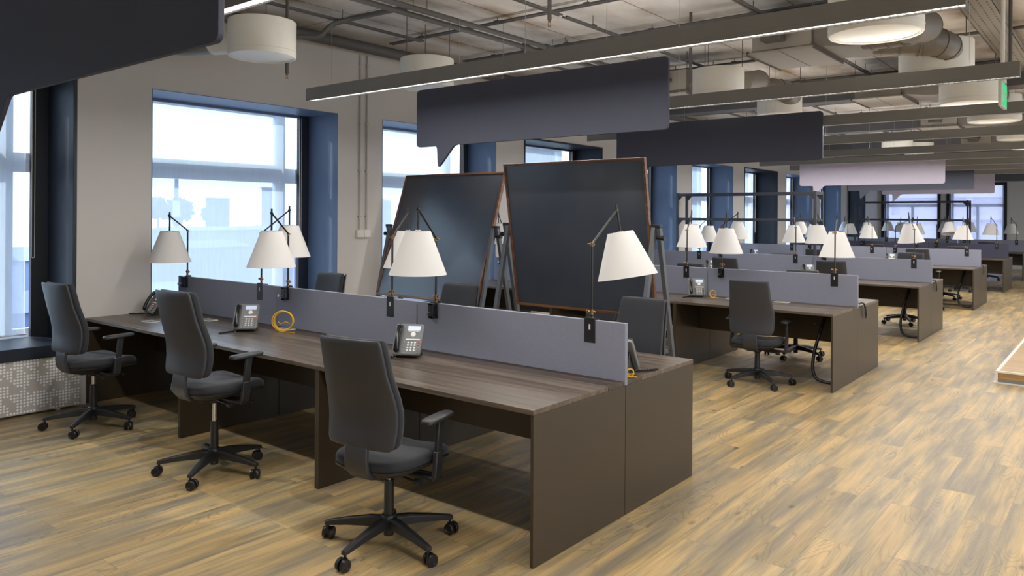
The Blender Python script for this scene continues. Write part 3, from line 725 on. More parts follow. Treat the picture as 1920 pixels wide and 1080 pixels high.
# yellow cable coils
def coil(x, y, z, rad, label, n=3):
    b = MB(); rnd = random.Random(int(x * 100))
    for q in range(n):
        c = Vector((x + rnd.uniform(-.012, .012), y + rnd.uniform(-.012, .012), z + rad + .004)); ax = Vector((.75 + rnd.uniform(-.3, .3), -.7, rnd.uniform(-.25, .25))).normalized()
        u = ax.orthogonal().normalized(); v = ax.cross(u); r_ = rad * (1 - .05 * q)
        b.tube([c + u * r_ * math.cos(R(12 * k)) + v * r_ * math.sin(R(12 * k)) for k in range(30)], .0042, 6, True)
    b.tube([(x - rad * .9, y, z + rad * .9), (x - rad * .3, y - .01, z + rad * .75), (x + rad * .4, y, z + rad * 1.0), (x + rad, y, z + rad * .9)], .0032, 6)
    b.tube([(x - rad * .7, y - .02, z + .006), (x, y - .03, z + .005), (x + rad * .8, y - .02, z + .005), (x + rad * 1.8, y + .0, z + .006)], .0034, 6)
    tag(b.build('network_cable', M_yellow), label, 'cable')
coil(-2.93, .66, HT, .078, 'coiled yellow network cable beside the phone on the front row middle desk')
coil(-4.47, .64, HT, .022, 'small yellow cable loop by the sideways phone near the wall', 1)
coil(-.03, .95, HT, .02, 'yellow cable loop by the screen end of the front desk row', 1)
coil(-1.47, 5.25, HT, .04, 'yellow cable loop behind the phone on the second desk row', 2)
def port(x, y, label):
    r_ = empty('cable_port', (x, y, HT)); tag(r_, label, 'cable port', 'cable ports in the desktops')
    b = MB(); b.box(-.075, .075, -.045, -.037, .0005, .0045); b.box(-.075, .075, .037, .045, .0005, .0045); b.box(-.075, -.067, -.037, .037, .0005, .0045); b.box(.067, .075, -.037, .037, .0005, .0045); b.build('port_frame', M_white, r_)
    b = MB(); b.box(-.066, .066, -.036, .036, .0005, .003); b.build('port_lid', M_lightbody, r_)
port(-3.95, .62, 'white-edged cable port set in the front row window-end desk')
port(-3.02, .74, 'white-edged cable port by the coiled yellow cable, front row middle desk')
port(-4.22, .25, 'small cable port behind the raised chair, front row window-end desk')
port(-.72, 5.32, 'cable port by the chair on the second row aisle-end desk')
port(-1.25, 5.30, 'cable port between phone and chair on the second desk row')
def sheet(x, y, a, label):
    b = MB(); b.box(-.07, .07, -.04, .04, 0, .0015); o = b.build('paper_slip', M_white); o.location = (x, y, HT + .0005); o.rotation_euler = (0, 0, R(a)); tag(o, label, 'paper')
sheet(-4.28, .60, 25, 'folded white paper slip against the front row screen, window end')

# black umbilical cables hanging under aisle-end desks
for r in (1, 2, 3):
    y = ROWS[r]; b = MB()
    P = [(-.22, y + .56, .70), (-.24, y + .52, .60), (-.27, y + .46, .45), (-.30, y + .40, .28), (-.30, y + .36, .13), (-.26, y + .34, .04), (-.17, y + .34, .022), (-.06, y + .36, .020)]
    Q = []
    for i in range(len(P) - 1):
        for t in (0, .25, .5, .75): Q.append(Vector(P[i]).lerp(Vector(P[i + 1]), t))
    for _ in range(3): Q = [Q[0]] + [(Q[i - 1] + Q[i] * 2 + Q[i + 1]) / 4 for i in range(1, len(Q) - 1)] + [Q[-1]]
    b.tube(Q, .016, 10); tag(b.build('floor_cable', M_dark), 'thick black cable hanging under the aisle-end desk of the %s row' % ROWN[r], 'cable', 'black cables under the desks')
    b = MB(); b.tube([(.0, y + .90, .76), (.012, y + .93, .775), (.022, y + .99, .76), (.024, y + 1.03, .70), (.02, y + 1.05, .63), (.018, y + 1.08, .60), (.02, y + 1.10, .63), (.02, y + 1.06, .72), (.015, y + .98, .765), (-.04, y + .93, .76)], .006, 8)
    tag(b.build('desk_cable', M_dark), 'black cable looped over the end panel of the %s desk row' % ROWN[r], 'cable', 'black cables over the end panels')

# ------------------------------------------------------------------ chalkboards on A-frame stands
def chalkboard(name_label, x0, x1, yt, zt, yb, zb):
    root = empty('chalkboard', ((x0 + x1) / 2, (yt + yb) / 2, 0)); tag(root, name_label, 'chalkboard', 'chalkboards between the first two desk rows')
    W = x1 - x0; H = math.hypot(yt - yb, zt - zb); th = math.atan2(yt - yb, zt - zb)
    zc = (zt + zb) / 2
    T = Matrix.Translation((0, 0, zc)) @ Matrix.Rotation(-th, 4, 'X')
    f = .035
    b = MB(); b.box(-W / 2 + .01, W / 2 - .01, -.008, .008, -H / 2 + .01, H / 2 - .01, T); b.build('board_surface', M_board, root, smooth=False)
    b = MB()
    b.box(-W / 2, W / 2, -.018, .018, H / 2 - .022, H / 2, T); b.box(-W / 2, W / 2, -.018, .018, -H / 2, -H / 2 + .022, T)
    b.box(-W / 2, -W / 2 + .022, -.018, .018, -H / 2 + .022, H / 2 - .022, T); b.box(W / 2 - .022, W / 2, -.018, .018, -H / 2 + .022, H / 2 - .022, T)
    b.build('board_frame', M_bframe, root, bevel=.002)
    for s_ in (-1, 1):
        xs_ = s_ * (W / 2 + .05)
        b = MB()
        for q in (-1, 1):
            dx = s_ * .02 * q
            p0 = Vector((xs_ + dx, 0, zc + .10)); p1 = Vector((xs_ + dx, q * .36, .0))
            d = (p1 - p0); wv = Vector((.018, 0, 0)); n_ = Vector((0, .022, 0))
            b.loft([[p0 + wv + n_, p0 - wv + n_, p0 - wv - n_, p0 + wv - n_], [p1 + wv + n_, p1 - wv + n_, p1 - wv - n_, p1 + wv - n_]])
        b.box(xs_ - .012, xs_ + .012, -.22, .22, .50, .53)
        b.build('stand_leg', M_stand, root, bevel=.002)
        b = MB(); b.cyl((s_ * (W / 2 - .002), 0, zc + .005), (xs_ + s_ * .06, 0, zc + .005), .012, n=12); b.cyl((xs_ + s_ * .05, 0, zc + .005), (xs_ + s_ * .075, 0, zc + .005), .022, n=14); b.build('pivot_knob', M_gun, root)
        b = MB(); b.box(xs_ - .04, xs_ + .04, -.024, .024, zc + .085, zc + .115); b.build('leg_cap', M_gun, root, bevel=.006)
    b = MB(); b.box(-W / 2 - .07, W / 2 + .07, .14, .165, .20, .235); b.build('cross_bar', M_stand, root)
chalkboard('left chalkboard, leaning back and catching bluish window light', -4.50, -2.98, 3.43, 2.11, 2.97, .74)
chalkboard('right chalkboard, darker, tilted forward, nearest the aisle', -2.41, -.92, 2.70, 2.13, 2.92, .80)

# ------------------------------------------------------------------ hanging speech-bubble signs
def bubble(y, m, label, x0=-3.99, x1=-.92, z0=2.40, z1=3.02):
    r_ = .035; pts = []
    def arc(cx, cz, a0, a1, rr=r_, n=6):
        for k in range(n + 1): a = R(a0 + (a1 - a0) * k / n); pts.append((cx + rr * math.cos(a), cz + rr * math.sin(a)))
    arc(x1 - r_, z1 - r_, 90, 0); arc(x1 - r_, z0 + r_, 0, -90)
    pts += [(x0 + .48, z0), (x0 + .45, z0 - .007), (x0 + .43, z0 - .025), (x0 + .283, z0 - .172), (x0 + .269, z0 - .178), (x0 + .261, z0 - .168), (x0 + .25, z0 - .025), (x0 + .242, z0 - .005), (x0 + .226, z0)]
    arc(x0 + r_, z0 + r_, -90, -180); arc(x0 + r_, z1 - r_, 180, 90)
    root = empty('hanging_sign', (0, y, 0)); tag(root, label, 'hanging sign', 'speech-bubble felt signs hung in a line')
    b = MB(); b.prism(pts, 'Y', -.012, .012); b.build('sign_board', m, root, bevel=.002)
    b = MB()
    for x in (x0 + .5, x1 - .5): b.cyl((x, 0, z1 - .004), (x, 0, ZC - .001), .0016, n=5)
    b.build('suspension_wire', M_steel, root)
BX = dict(x0=-2.745, x1=-.296, z0=2.243, z1=2.745)
bubble(-1.41, M_sign, 'nearest dark hanging speech-bubble sign, cut off by the upper left of the picture', **BX)
bubble(1.90, M_sign, 'dark hanging speech-bubble sign with its tail over the left chalkboard', **BX)
bubble(5.285, M_sign, 'dark hanging speech-bubble sign behind and right of the right chalkboard', **BX)
bubble(12.0, M_signl, 'lilac-grey hanging speech-bubble sign, nearest of the far group', **BX)
bubble(15.2, M_sign, 'dark hanging speech-bubble sign between the two lilac ones', **BX)
bubble(18.23, M_signl, 'farthest lilac-grey hanging speech-bubble sign, in front of the end windows', **BX)

# ------------------------------------------------------------------ pendant strip lamps
def strip_mesh(L):
    root = empty('strip_lamp')
    b = MB(); z0, z1 = .012, .105
    b.box(-L / 2, L / 2, -.035, .035, z0 + .01, z1); b.box(-L / 2, L / 2, -.035, -.031, 0, z0 + .01); b.box(-L / 2, L / 2, .031, .035, 0, z0 + .01)
    b.box(-L / 2, -L / 2 + .004, -.031, .031, 0, z0 + .01); b.box(L / 2 - .004, L / 2, -.031, .031, 0, z0 + .01)
    b.build('housing', M_lightbody, root, bevel=.001, seg=1)
    b = MB(); b.box(-L / 2 + .005, L / 2 - .005, -.03, .03, .0085, .0215); b.build('diffuser', M_diff, root, smooth=False)
    b = MB()
    for x in (-L / 2 + .3, -.1, L / 2 - .3): b.cyl((x, 0, z1), (x, 0, ZC - 2.6 - .001), .0018, n=5)
    b.build('suspension_wire', M_steel, root)
    freeze(root); return root
LS = 4.82; XS = (-3.235 + 1.58) / 2
strip0 = strip_mesh(LS)
SY = [-.88, 1.11, 3.31, 5.40, 7.50, 9.65, 11.25, 12.9, 14.5, 16.4]
SN = ['nearest, cut off at the top left of the picture', 'long one in front of the first whole speech-bubble sign', 'second long one, its right end by the exit sign'] + ['%s in the receding series' % s_ for s_ in ('fourth', 'fifth', 'sixth', 'seventh', 'eighth', 'ninth', 'farthest')]
def lamp_light(x, y, L, pw):
    ld = bpy.data.lights.new('strip_light', 'AREA'); ld.shape = 'RECTANGLE'; ld.size = L - .05; ld.size_y = .055; ld.energy = pw; ld.color = (1, .95, .90)
    lo = bpy.data.objects.new('strip_light', ld); COL.objects.link(lo); lo.location = (x, y, 2.598)
    ud = bpy.data.lights.new('ceiling_fill', 'AREA'); ud.shape = 'RECTANGLE'; ud.size = L - .05; ud.size_y = .05; ud.energy = UP_W; ud.color = (1, .95, .90)  # added ceiling fill, not a known part of the strip lamp
    uo = bpy.data.objects.new('ceiling_fill', ud); COL.objects.link(uo); uo.location = (x, y, 2.710); uo.rotation_euler = (math.pi, 0, 0); return lo
for i, y in enumerate(SY):
    o = strip0 if i == 0 else copy_tree(strip0)
    o.location = (XS, y, 2.60); tag(o, 'grey pendant strip lamp, %s' % SN[i], 'pendant lamp', 'pendant strip lamps over the desks')
    lamp_light(XS, y, LS, STRIPE_W)
# second bank added for fill light over the open floor, mostly outside the picture
for i, y in enumerate([-4.8, -.9, 3.3, 7.5, 11.5, 15.1, 18.8, 22.6]):
    o = copy_tree(strip0); o.location = (XS + 6.2, y, 2.60); tag(o, 'added grey pendant fill lamp over the open floor right of the desks', 'pendant lamp', 'added pendant fill lamps over the open floor')
    lamp_light(XS + 6.2, y, LS, STRIPE_W * 1.35)

# ------------------------------------------------------------------ ceiling services
def bend_pts0(P, rad=.16, n=6):
    P = [Vector(p) for p in P]; out = [P[0]]
    for i in range(1, len(P) - 1):
        a = (P[i - 1] - P[i]).normalized(); c = (P[i + 1] - P[i]).normalized(); p0 = P[i] + a * rad; p1 = P[i] + c * rad
        for k in range(n + 1):
            t = k / n; out.append(p0 * (1 - t) ** 2 + P[i] * 2 * t * (1 - t) + p1 * t * t)
    return out + [P[-1]]
def drum_mesh():
    root = empty('air_diffuser')
    b = MB(); b.lathe([(.001, .34), (.312, .34), (.316, .335), (.316, .012), (.31, .0), (.298, .0), (.298, .006), (.29, .010)], 48); b.build('diffuser_drum', M_drum, root)
    b = MB(); b.lathe([(.292, .004), (.290, .0095), (.001, .0095)], 48); b.lathe([(.294, .012), (.294, .003), (.285, .003)], 48)
    b.build('diffuser_face', M_drumface, root)
    b = MB(); b.lathe([(.3175, .045), (.3190, .048), (.3175, .051)], 48); b.build('rim_band', M_drum, root)
    for k in range(3):
        a = R(120 * k + 20); b = MB(); b.cyl((.25 * math.cos(a), .25 * math.sin(a), .29), (.25 * math.cos(a), .25 * math.sin(a), ZC - 2.96 - .001), .004, n=6)
        b.build('hanger_rod', M_pipe, root)
    freeze(root); return root
dr0 = drum_mesh()
DR = [(-3.50, .83, 'white drum air diffuser above the second window, left of the strip lamps'), (-3.50, 2.76, 'white drum air diffuser half hidden behind the front strip lamp'),
      (.73, 3.07, 'largest white drum air diffuser at the upper right, between the two long strip lamps'), (.73, 5.28, 'white drum air diffuser joined to the curved duct elbow'),
      (.73, 7.30, 'white drum air diffuser just left of the green exit sign in the picture'), (.73, 9.30, 'white drum air diffuser just beyond the exit sign'),
      (-1.35, 5.09, 'white drum air diffuser above the second dark sign'), (-1.35, 6.97, 'white drum air diffuser behind the second dark sign'),
      (.73, 12.3, 'white drum air diffuser at the right edge, nearer of the far ones'), (.73, 14.4, 'white drum air diffuser at the right edge, farther one'),
      (-1.35, 13.4, 'white drum air diffuser in the far middle of the ceiling'), (-1.35, 15.4, 'white drum air diffuser over the far desks')]
drs = [dr0] + [copy_tree(dr0) for _ in DR[1:]]
for o, (x, y, lb) in zip(drs, DR):
    if x < 0:      # the two window-side lines are a size smaller
        for c in [c for c in bpy.data.objects if c.parent == o and not c.name.startswith('hanger')]: c.scale = (.87, .87, .87)
    o.location = (x, y, 2.96); tag(o, lb, 'air diffuser', 'white drum air diffusers under the ceiling')

b = MB(); b.tube([(-.20, -.05, .15), (-.36, -.10, .17), (-.50, -.15, .17)], .112, 24); b.build('duct_collar', M_drum, drs[0])
b = MB(); b.tube(bend_pts0([(-.49, -.147, .17), (-.85, -.25, .17), (-.95, -.9, .2), (-.95, -2.2, .2)]), .10, 24); b.build('duct_elbow', M_duct, drs[0])
def along(name, pts, r, m, label, cat, group=None, n=10, hang=None):
    b = MB(); P = [Vector(p) for p in pts]
    for _ in range(0): pass
    b.tube(P, r, n)
    if hang:
        for (x, y, z) in hang: b.cyl((x, y, z), (x, y, ZC - .0005), .003, n=5); b.cyl((x, y, z - .004), (x, y, z + .004), r + .006, n=8)
    o = b.build(name, m); tag(o, label, cat, group); return o
def bend_pts(P, rad=.08, n=5):
    P = [Vector(p) for p in P]; out = [P[0]]
    for i in range(1, len(P) - 1):
        a = (P[i - 1] - P[i]).normalized(); c = (P[i + 1] - P[i]).normalized(); p0 = P[i] + a * rad; p1 = P[i] + c * rad
        for k in range(n + 1):
            t = k / n; out.append((p0 * (1 - t) ** 2 + P[i] * 2 * t * (1 - t) + p1 * t * t))
    out.append(P[-1]); return out
along('ceiling_pipe', [(-4.66, YB, 3.56), (-4.66, YE, 3.56)], .062, M_pipe, 'thick grey pipe running along the top of the window wall', 'pipe', hang=[(-4.66, y, 3.6) for y in range(-6, 26, 2)])
for i, (x, lb) in enumerate([(-3.02, 'left one of the pair of grey pipes above the strip lamps'), (-2.84, 'right one of the pair of grey pipes above the strip lamps')]):
    b = MB(); b.cyl((x, YB, 3.50), (x, YE, 3.50), .026, n=12)
    for y in [1.2 + .18 * i + 2.6 * k for k in range(-3, 10)]: b.cyl((x, y - .05, 3.50), (x, y + .05, 3.50), .038, n=12)
    for y in [2.1 + 2.2 * k for k in range(-4, 11)]: b.cyl((x, y, 3.52), (x, y, ZC - .001), .004, n=5)
    tag(b.build('ceiling_pipe', M_pipe), lb, 'pipe')
along('ceiling_pipe', bend_pts([(-4.3, 1.30, 3.35), (-3.95, 1.75, 3.36), (-3.90, 1.85, 3.50), (-3.78, 2.03, 3.58), (-3.04, 2.03, 3.56)], .06), .026, M_pipe, 'grey pipe with a double bend above the drum diffuser by the second window', 'pipe', n=12)
# conduit grid under the slab
def conduit(p0, p1, label, r=.013, dbl=True):
    b = MB(); p0 = Vector(p0); p1 = Vector(p1); d = (p1 - p0).normalized(); sd_ = Vector((-d.y, d.x, 0))
    for q in ((-.5, .5) if dbl else (0,)): b.cyl(p0 + sd_ * q * .04, p1 + sd_ * q * .04, r, n=8)
    L_ = (p1 - p0).length; k = .5
    while k < L_: p = p0 + d * k; b.box(p.x - .03, p.x + .03, p.y - .03, p.y + .03, p.z, p.z + .02); b.cyl(p, (p.x, p.y, ZC - .001), .004, n=5); k += 1.1
    tag(b.build('conduit', M_pipe), label, 'conduit', 'grey conduits under the concrete ceiling')
ZK = 3.625
CL = 'grey electrical conduit under the concrete ceiling running %s'
for i, y in enumerate([-.6, 3.17, 4.42, 6.6, 8.5, 11.0, 12.6, 15.2, 17.0, 19.4, 21.3]): conduit((-4.5, y, ZK), (1.9 if y > 4 else -1.3, y, ZK), CL % 'across the room')
for i, (x, y0, y1) in enumerate([(-2.08, -6, 3.13), (-2.08, 3.2, 8.6), (-3.92, -4, 3.1), (-.55, 3, 8.6), (-3.6, 4.4, 12.6), (-2.08, 9.2, 17), (.3, 5.5, 12.9), (-.3, 13.2, 21), (1.6, 3, 26), (-3.6, 13.3, 24)]): conduit((x, y0, ZK - .062), (x, y1, ZK - .062), CL % 'the length of the room', .011)
# downstand beams
for i, y in enumerate([8.65, 13.0, 17.3, 21.6]):
    b = MB(); b.box(XW + .002, XR - .002, y, y + .30, 3.33, ZC - .002); tag(struct(b.build('trim_%d' % (i + 1), M_beam, bevel=.004)))
b = MB(); b.box(XW + .002, XR - .002, 26.2, YE - .001, 2.87, ZC - .002); struct(b.build('trim_5', M_beam, bevel=.004))
# ceiling fan-coil units with ducts to pairs of diffusers
def unit_mesh():
    root = empty('ceiling_unit')
    b = MB(); b.box(-.30, .30, -.44, .44, .0, .02); b.box(-.27, .27, -.41, .41, .02, .30); b.build('unit_casing', M_unit, root, bevel=.004)
    b = MB(); b.box(-.004, .004, -.44, .44, -.002, .0); b.box(-.31, -.298, -.45, .45, -.012, .03); b.box(.298, .31, -.45, .45, -.012, .03); b.build('panel_seam', M_unitd, root)
    b = MB()
    b.loft([[(.27, -.36, .03), (.27, .36, .03), (.27, .36, .29), (.27, -.36, .29)], [(.55, -.30, .0), (.55, .30, .0), (.55, .30, .27), (.55, -.30, .27)], [(.72, -.27, .0), (.72, .27, .0), (.72, .27, .27), (.72, -.27, .27)]])
    b.build('plenum', M_duct, root, bevel=.004)
    for s_ in (-1, 1):
        pts = bend_pts([(.66, s_ * .14, .10), (.92 , s_ * .20, .08), (1.22, s_ * .36, .06), (1.14, s_ * .80, -.02)], .20, 8)
        b = MB(); b.tube(pts, .125, 24)
        for q in range(1, len(pts) - 1, 3):
            d = (pts[q + 1] - pts[q - 1]).normalized(); b.cyl(pts[q] - d * .006, pts[q] + d * .006, .131, n=24)
        b.build('duct_elbow', M_duct, root)
    b = MB()
    for k in range(3): b.tube(bend_pts([(-.2 + .14 * k, -.44, .18), (-.25 + .16 * k, -.62, .16 - .02 * k), (-.55 + .1 * k, -.70, .2), (-.9, -.75 + .08 * k, .26)], .08), .022, 8)
    b.box(-.12, .06, -.60, -.46, .08, .22); b.build('pipework', M_unitd, root)
    for x in (-.27, .27):
        for y in (-.38, .38): b = MB(); b.cyl((x, y, .02), (x, y, ZC - 3.16), .005, n=6); b.build('hanger_rod', M_pipe, root)
    freeze(root); return root
un0 = unit_mesh()
UN = [(-.33, 4.55, 0, 'grey ceiling fan unit with flat underside and twin duct elbows, upper right'), (-.33, 8.0, 0, 'grey ceiling fan unit with twin elbows behind the second long strip lamp'),
      (-.33, 12.0, 0, 'grey ceiling fan unit among the far strip lamps, right of the second dark sign'), (-2.35, 6.2, 0, 'grey ceiling fan unit above the first two dark signs'), (-.33, 16.0, 0, 'grey ceiling fan unit over the far desks')]
uns = [un0] + [copy_tree(un0) for _ in UN[1:]]
for o, (x, y, a, lb) in zip(uns, UN): o.location = (x, y, 3.16); o.rotation_euler = (0, 0, a); tag(o, lb, 'ceiling unit', 'ceiling fan units')
# perforated cable tray along the aisle
_n = M_tray.node_tree.nodes; _l = M_tray.node_tree.links; _tc = _n.new('ShaderNodeTexCoord'); _sp = _n.new('ShaderNodeSeparateXYZ'); _l.new(_tc.outputs['Object'], _sp.inputs[0])
def _band(ax, per, thr):
    p = _n.new('ShaderNodeMath'); p.operation = 'PINGPONG'; p.inputs[1].default_value = per / 2; _l.new(_sp.outputs[ax], p.inputs[0])
    q = _n.new('ShaderNodeMath'); q.operation = 'LESS_THAN'; q.inputs[1].default_value = thr; _l.new(p.outputs[0], q.inputs[0]); return q
_m = _n.new('ShaderNodeMath'); _m.operation = 'MULTIPLY'; _l.new(_band('X', .06, .006).outputs[0], _m.inputs[0]); _l.new(_band('Y', .1, .028).outputs[0], _m.inputs[1])
_mx = _n.new('ShaderNodeMix'); _mx.data_type = 'RGBA'; _l.new(_m.outputs[0], _mx.inputs[0]); _mx.inputs[6].default_value = (*s2l(132, 126, 116), 1); _mx.inputs[7].default_value = (*s2l(40, 36, 32), 1)
_l.new(_mx.outputs[2], _n['Principled BSDF'].inputs['Base Color'])
b = MB(); b.box(.98, 1.24, YB, YE, 3.50, 3.504); b.box(.98, .984, YB, YE, 3.50, 3.55); b.box(1.236, 1.24, YB, YE, 3.50, 3.55)
ct = b.build('cable_tray', M_tray, smooth=False); tag(ct, 'slotted metal cable tray under the ceiling along the aisle', 'cable tray')
b = MB()
for k in range(4): b.tube([(1.03 + .05 * k, y, 3.52 + .004 * math.sin(y * 3 + k)) for y in range(-6, 27, 1)], .014, 6)
b.build('cable_bundle', M_dark, ct)
# sprinkler drops
def sprinkler(x, y, z0, label):
    r_ = empty('sprinkler', (x, y, 0)); tag(r_, label, 'sprinkler', 'sprinkler heads on drop pipes')
    b = MB(); b.cyl((0, 0, z0), (0, 0, ZC - .001), .016, n=12); b.build('drop_pipe', M_pipe, r_)
    b = MB(); b.cyl((0, 0, z0 - .018), (0, 0, z0), .011, n=10); b.cyl((0, 0, z0 - .05), (0, 0, z0 - .046), .014, n=12); b.tube([(-.009, 0, z0 - .018), (-.012, 0, z0 - .032), (-.004, 0, z0 - .047)], .0022, 6); b.tube([(.009, 0, z0 - .018), (.012, 0, z0 - .032), (.004, 0, z0 - .047)], .0022, 6)
    b.build('sprinkler_head', M_brass, r_)
sprinkler(-1.2, 1.75, 3.10, 'sprinkler on a long grey drop pipe at the top centre, near the pipe pair')
sprinkler(-1.25, 4.2, 2.98, 'sprinkler on a drop pipe just right of the first whole dark sign')
sprinkler(-3.83, 1.30, 2.93, 'small sprinkler hanging below the drum diffuser by the second window')
sprinkler(1.32, 5.3, 3.05, 'sprinkler on a drop pipe at the upper right corner')
# exit sign
r_ = empty('exit_sign', (1.345, 4.55, 2.655)); tag(r_, 'small green exit sign hanging from the ceiling at the right', 'exit sign')
b = MB(); b.box(-.012, .012, -.17, .17, -.10, .10); b.build('sign_box', M_white, r_, bevel=.003)
b = MB(); b.box(.0121, .0135, -.16, .16, -.09, .09); b.build('sign_face', M_green, r_, smooth=False)
b = MB(); b.box(.0136, .0142, .0, .10, -.012, .012); b.prism([(.09, -.04), (.14, 0), (.09, .04)], 'X', .0136, .0142); b.box(.0136, .0142, -.12, -.05, -.06, .06); b.build('sign_arrow', M_white, r_, smooth=False)
b = MB(); b.cyl((0, 0, .16), (0, 0, ZC - 2.656), .016, n=12); b.cyl((0, 0, .10), (0, 0, .16), .03, .02, n=12); b.build('sign_stem', M_white, r_)

# wall conduits and sockets
for i, y in enumerate([3.008, 3.113]):
    r_ = empty('wall_socket', (XW, y, 1.425)); tag(r_, 'white wall socket between the second and third window, %s of the two' % ['left', 'right'][i], 'wall socket', 'wall sockets between the windows')
    b = MB(); b.box(0.001, .045, -.048, .048, -.045, .045); b.build('socket_box', M_white, r_, bevel=.006)
    b = MB(); b.cyl((.045, 0, 0), (.049, 0, 0), .03, n=24); b.build('socket_ring', M_white, r_)
    b = MB(); b.cyl((XW + .022, y, 1.472), (XW + .022, y, 3.52), .0095, n=10)
    for z in (1.62, 2.15, 2.7, 3.1, 3.4): b.box(XW + .001, XW + .034, y - .016, y + .016, z, z + .018)
    tag(b.build('wall_conduit', mat('conduit_paint', s2l(186, 180, 172), .5)), 'vertical conduit down the wall to the %s socket between the windows' % ['left', 'right'][i], 'conduit', 'vertical wall conduits')

# ------------------------------------------------------------------ open racks
def rack(x0, x1, y, label):
    root = empty('shelf_rack', ((x0 + x1) / 2, y, 0)); tag(root, label, 'rack', 'black open shelf racks'); h = (x1 - x0) / 2; D = .40; s_ = .022
    for sx in (-1, 1):
        for yy in (0, D):
            b = MB(); b.box(sx * h - s_, sx * h + s_, yy - s_, yy + s_, 0, 2.11); b.build('upright', M_rack, root, bevel=.002)
    for z in (2.075, 1.60, .93, .35):
        b = MB()
        for yy in (0, D): b.box(-h + s_, h - s_, yy - .018, yy + .018, z - .025, z + .025)
        for sx in (-1, 1):
            b.box(sx * h - .018, sx * h + .018, s_, D - s_, z - .025, z + .025)
            for yy in (0, D):
                b.prism([(sx * h, z - .025), (sx * h, z - .12), (sx * h - sx * .02, z - .12), (sx * (h - .11), z - .025)], 'Y', yy - .006, yy + .006)
        if z < 1.0: b.box(-h + .02, h - .02, .018, D - .018, z + .01, z + .025)
        b.build('shelf_rail', M_rack, root, bevel=.001)
rack(-4.72, -2.10, 10.85, 'black open shelf rack behind the third desk row, the nearer of two')
rack(-3.78, -1.06, 19.75, 'black open shelf rack in front of the far windows')

# platform at the right
pf = empty('platform', (1.12, 6.18, 0)); tag(pf, 'low wooden platform with white edges at the right side of the aisle', 'platform')
b = MB(); b.box(.01, 4.2, .01, 12.0, .035, .118); b.build('platform_deck', M_plat, pf, smooth=False)
b = MB(); b.box(.0, .03, -.0, 12.0, .105, .1225); b.box(.03, 4.2, 0, .03, .105, .1225); b.box(0, .02, 0, .02, .0, .105); b.box(-.015, 4.2, -.015, .0, 0, .012); b.box(-.015, 0, 0, 12, 0, .012); b.build('white_edging', M_white, pf)
b = MB(); b.box(0, 4.2, 0.002, .012, .012, .045); b.box(.002, .012, 0.012, 12, .012, .045); b.build('kick_strip', M_lightbody, pf)

# ------------------------------------------------------------------ outside
M_city = [mat('city_%d' % i, c, .8, var=.15, vscale=.3) for i, c in enumerate([s2l(84, 100, 138), s2l(122, 138, 172), s2l(62, 78, 112), s2l(168, 178, 200)])]  # pale bluish tones carry the distance haze in the colour
M_brick = bpy.data.materials.new('outside_brick'); M_brick.use_nodes = True
n = M_brick.node_tree.nodes; l = M_brick.node_tree.links; tc = n.new('ShaderNodeTexCoord'); br = n.new('ShaderNodeTexBrick'); mp = n.new('ShaderNodeMapping'); mp.inputs['Rotation'].default_value = (R(90), 0, R(90))
l.new(tc.outputs['Object'], mp.inputs[0]); l.new(mp.outputs[0], br.inputs['Vector']); br.inputs['Scale'].default_value = 1; br.inputs['Brick Width'].default_value = .28; br.inputs['Row Height'].default_value = .09; br.inputs['Mortar Size'].default_value = .012
br.inputs['Color1'].default_value = (*s2l(150, 112, 118), 1); br.inputs['Color2'].default_value = (*s2l(120, 92, 106), 1); br.inputs['Mortar'].default_value = (*s2l(190, 186, 190), 1); l.new(br.outputs['Color'], n['Principled BSDF'].inputs['Base Color'])
bd = empty('brick_building', (-12.5, 0, 0)); tag(bd, 'brick building with white-framed windows outside the leftmost window', 'building')
b = MB(); b.box(-6, 0, -14, 1.1, -9, 3.6); b.build('brick_wall', M_brick, bd, smooth=False)
for y in (-7.5, -4.5, -1.4):
    for z in (-2.2, 1.0):
        b = MB(); b.box(0, .06, y, y + .1, z, z + 1.9); b.box(0, .06, y + 1.3, y + 1.4, z, z + 1.9); b.box(0, .06, y, y + 1.4, z + 1.85, z + 1.95); b.box(0, .1, y - .05, y + 1.45, z - .1, z); b.box(0, .05, y + .66, y + .74, z, z + 1.9); b.build('outer_window', M_white, bd)
def house(x, y, wx, wy, z0, z1, m, label, extra=None):
    b = MB(); b.box(-wx / 2, wx / 2, -wy / 2, wy / 2, z0, z1)
    b.prism([(-wx / 2 - .3, z1), (wx / 2 + .3, z1), (0, z1 + wx * .10)], 'Y', -wy / 2 - .3, wy / 2 + .3)
    for k in range(int(wy // 4)):
        for q in range(int((z1 - z0) // 4)): b.box(wx / 2, wx / 2 + .08, -wy / 2 + 1 + 4 * k, -wy / 2 + 3 + 4 * k, z1 - 3 - 4 * q, z1 - 1 - 4 * q)
    o = b.build('distant_building', M_city[m], smooth=False); o.location = (x, y, 0); tag(o, label, 'building', 'pale hazy buildings outside the windows')
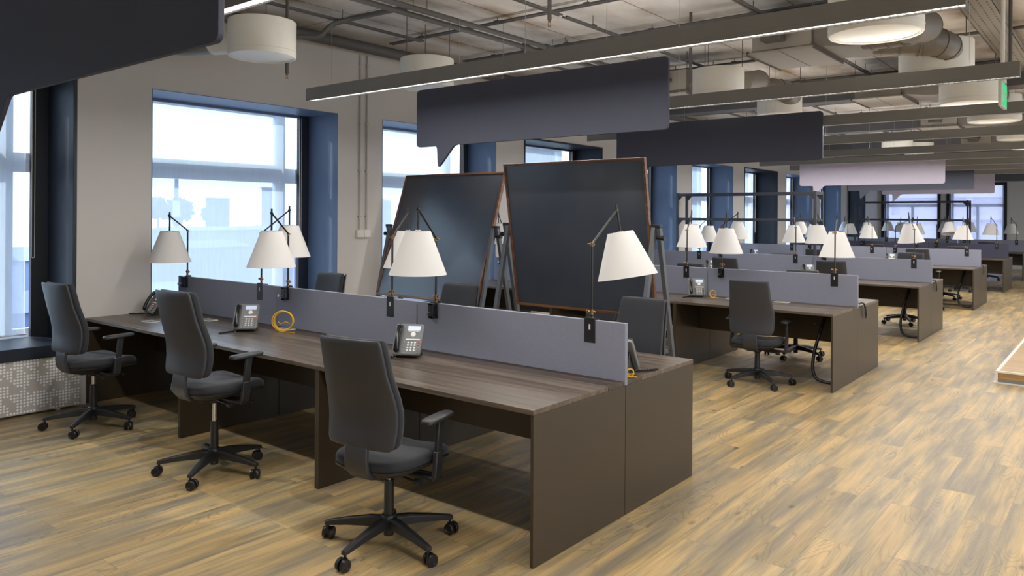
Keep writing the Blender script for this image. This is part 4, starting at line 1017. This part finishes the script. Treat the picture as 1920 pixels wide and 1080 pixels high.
HS = [(-60, 24, 10, 16, -12, -5.0, 0), (-80, 50, 4, 24, -12, -.2, 0), (-70, 36, 6, 9, -12, -1.6, 2), (-90, 34, 12, 16, -12, -3.2, 1), (-50, 38, 9, 12, -12, -6.5, 3), (-100, 56.3, 2, 2.6, -12, 3.8, 2), (-85, 55, 1.5, 1.6, -12, 5.0, 2), (-96, 66, 10, 12, -12, -1.0, 0), (-72, 78, 14, 18, -12, -3, 1),
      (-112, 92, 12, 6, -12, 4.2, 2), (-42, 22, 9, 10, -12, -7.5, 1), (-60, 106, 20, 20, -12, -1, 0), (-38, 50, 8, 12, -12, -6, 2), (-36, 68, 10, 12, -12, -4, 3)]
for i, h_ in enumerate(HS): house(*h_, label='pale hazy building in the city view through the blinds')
ch = empty('chimney', (-102, 51.2, 0))
tag(ch, 'tall dark industrial chimney seen through the second window', 'chimney')
b = MB(); b.lathe([(.5, -12), (.26, 6.4), (.28, 6.5), (.2, 6.5)], 20); b.build('chimney_stack', M_city[2], ch)
b = MB(); b.lathe([(.42, 3.4), (.55, 1.2)], 20); b.build('white_band', M_city[3], ch)
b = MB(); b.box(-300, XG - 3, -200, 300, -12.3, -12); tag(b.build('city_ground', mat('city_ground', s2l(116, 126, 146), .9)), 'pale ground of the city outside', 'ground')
b = MB(); b.box(-14, 10, 33, 33.4, -9, 12)
for x in range(-12, 9, 3):
    b.box(x, x + .25, 32.9, 33, -9, 12)
for z in (-2, 1.6, 2.5, 5): b.box(-14, 10, 32.85, 33, z, z + .18)
tag(b.build('facade_opposite', mat('pink_facade', s2l(214, 200, 216), .8)), 'pale pink building facade beyond the end windows', 'building')
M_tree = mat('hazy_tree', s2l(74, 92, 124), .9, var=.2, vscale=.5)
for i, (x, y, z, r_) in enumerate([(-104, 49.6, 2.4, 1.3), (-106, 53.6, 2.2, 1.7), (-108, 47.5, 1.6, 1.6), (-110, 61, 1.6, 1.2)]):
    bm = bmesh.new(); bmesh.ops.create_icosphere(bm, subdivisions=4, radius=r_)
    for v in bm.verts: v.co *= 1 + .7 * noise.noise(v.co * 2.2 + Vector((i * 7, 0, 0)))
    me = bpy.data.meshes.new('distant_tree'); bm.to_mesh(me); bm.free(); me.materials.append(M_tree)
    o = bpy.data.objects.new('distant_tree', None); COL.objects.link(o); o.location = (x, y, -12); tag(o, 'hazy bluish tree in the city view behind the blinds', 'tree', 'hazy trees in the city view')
    c = bpy.data.objects.new('crown', me); COL.objects.link(c); c.parent = o; c.location = (0, 0, z + 12)
    b = MB(); b.cyl((0, 0, 0), (0, 0, z + 12 - r_ * .6), .25, .12, 8); b.build('trunk', M_tree, o)
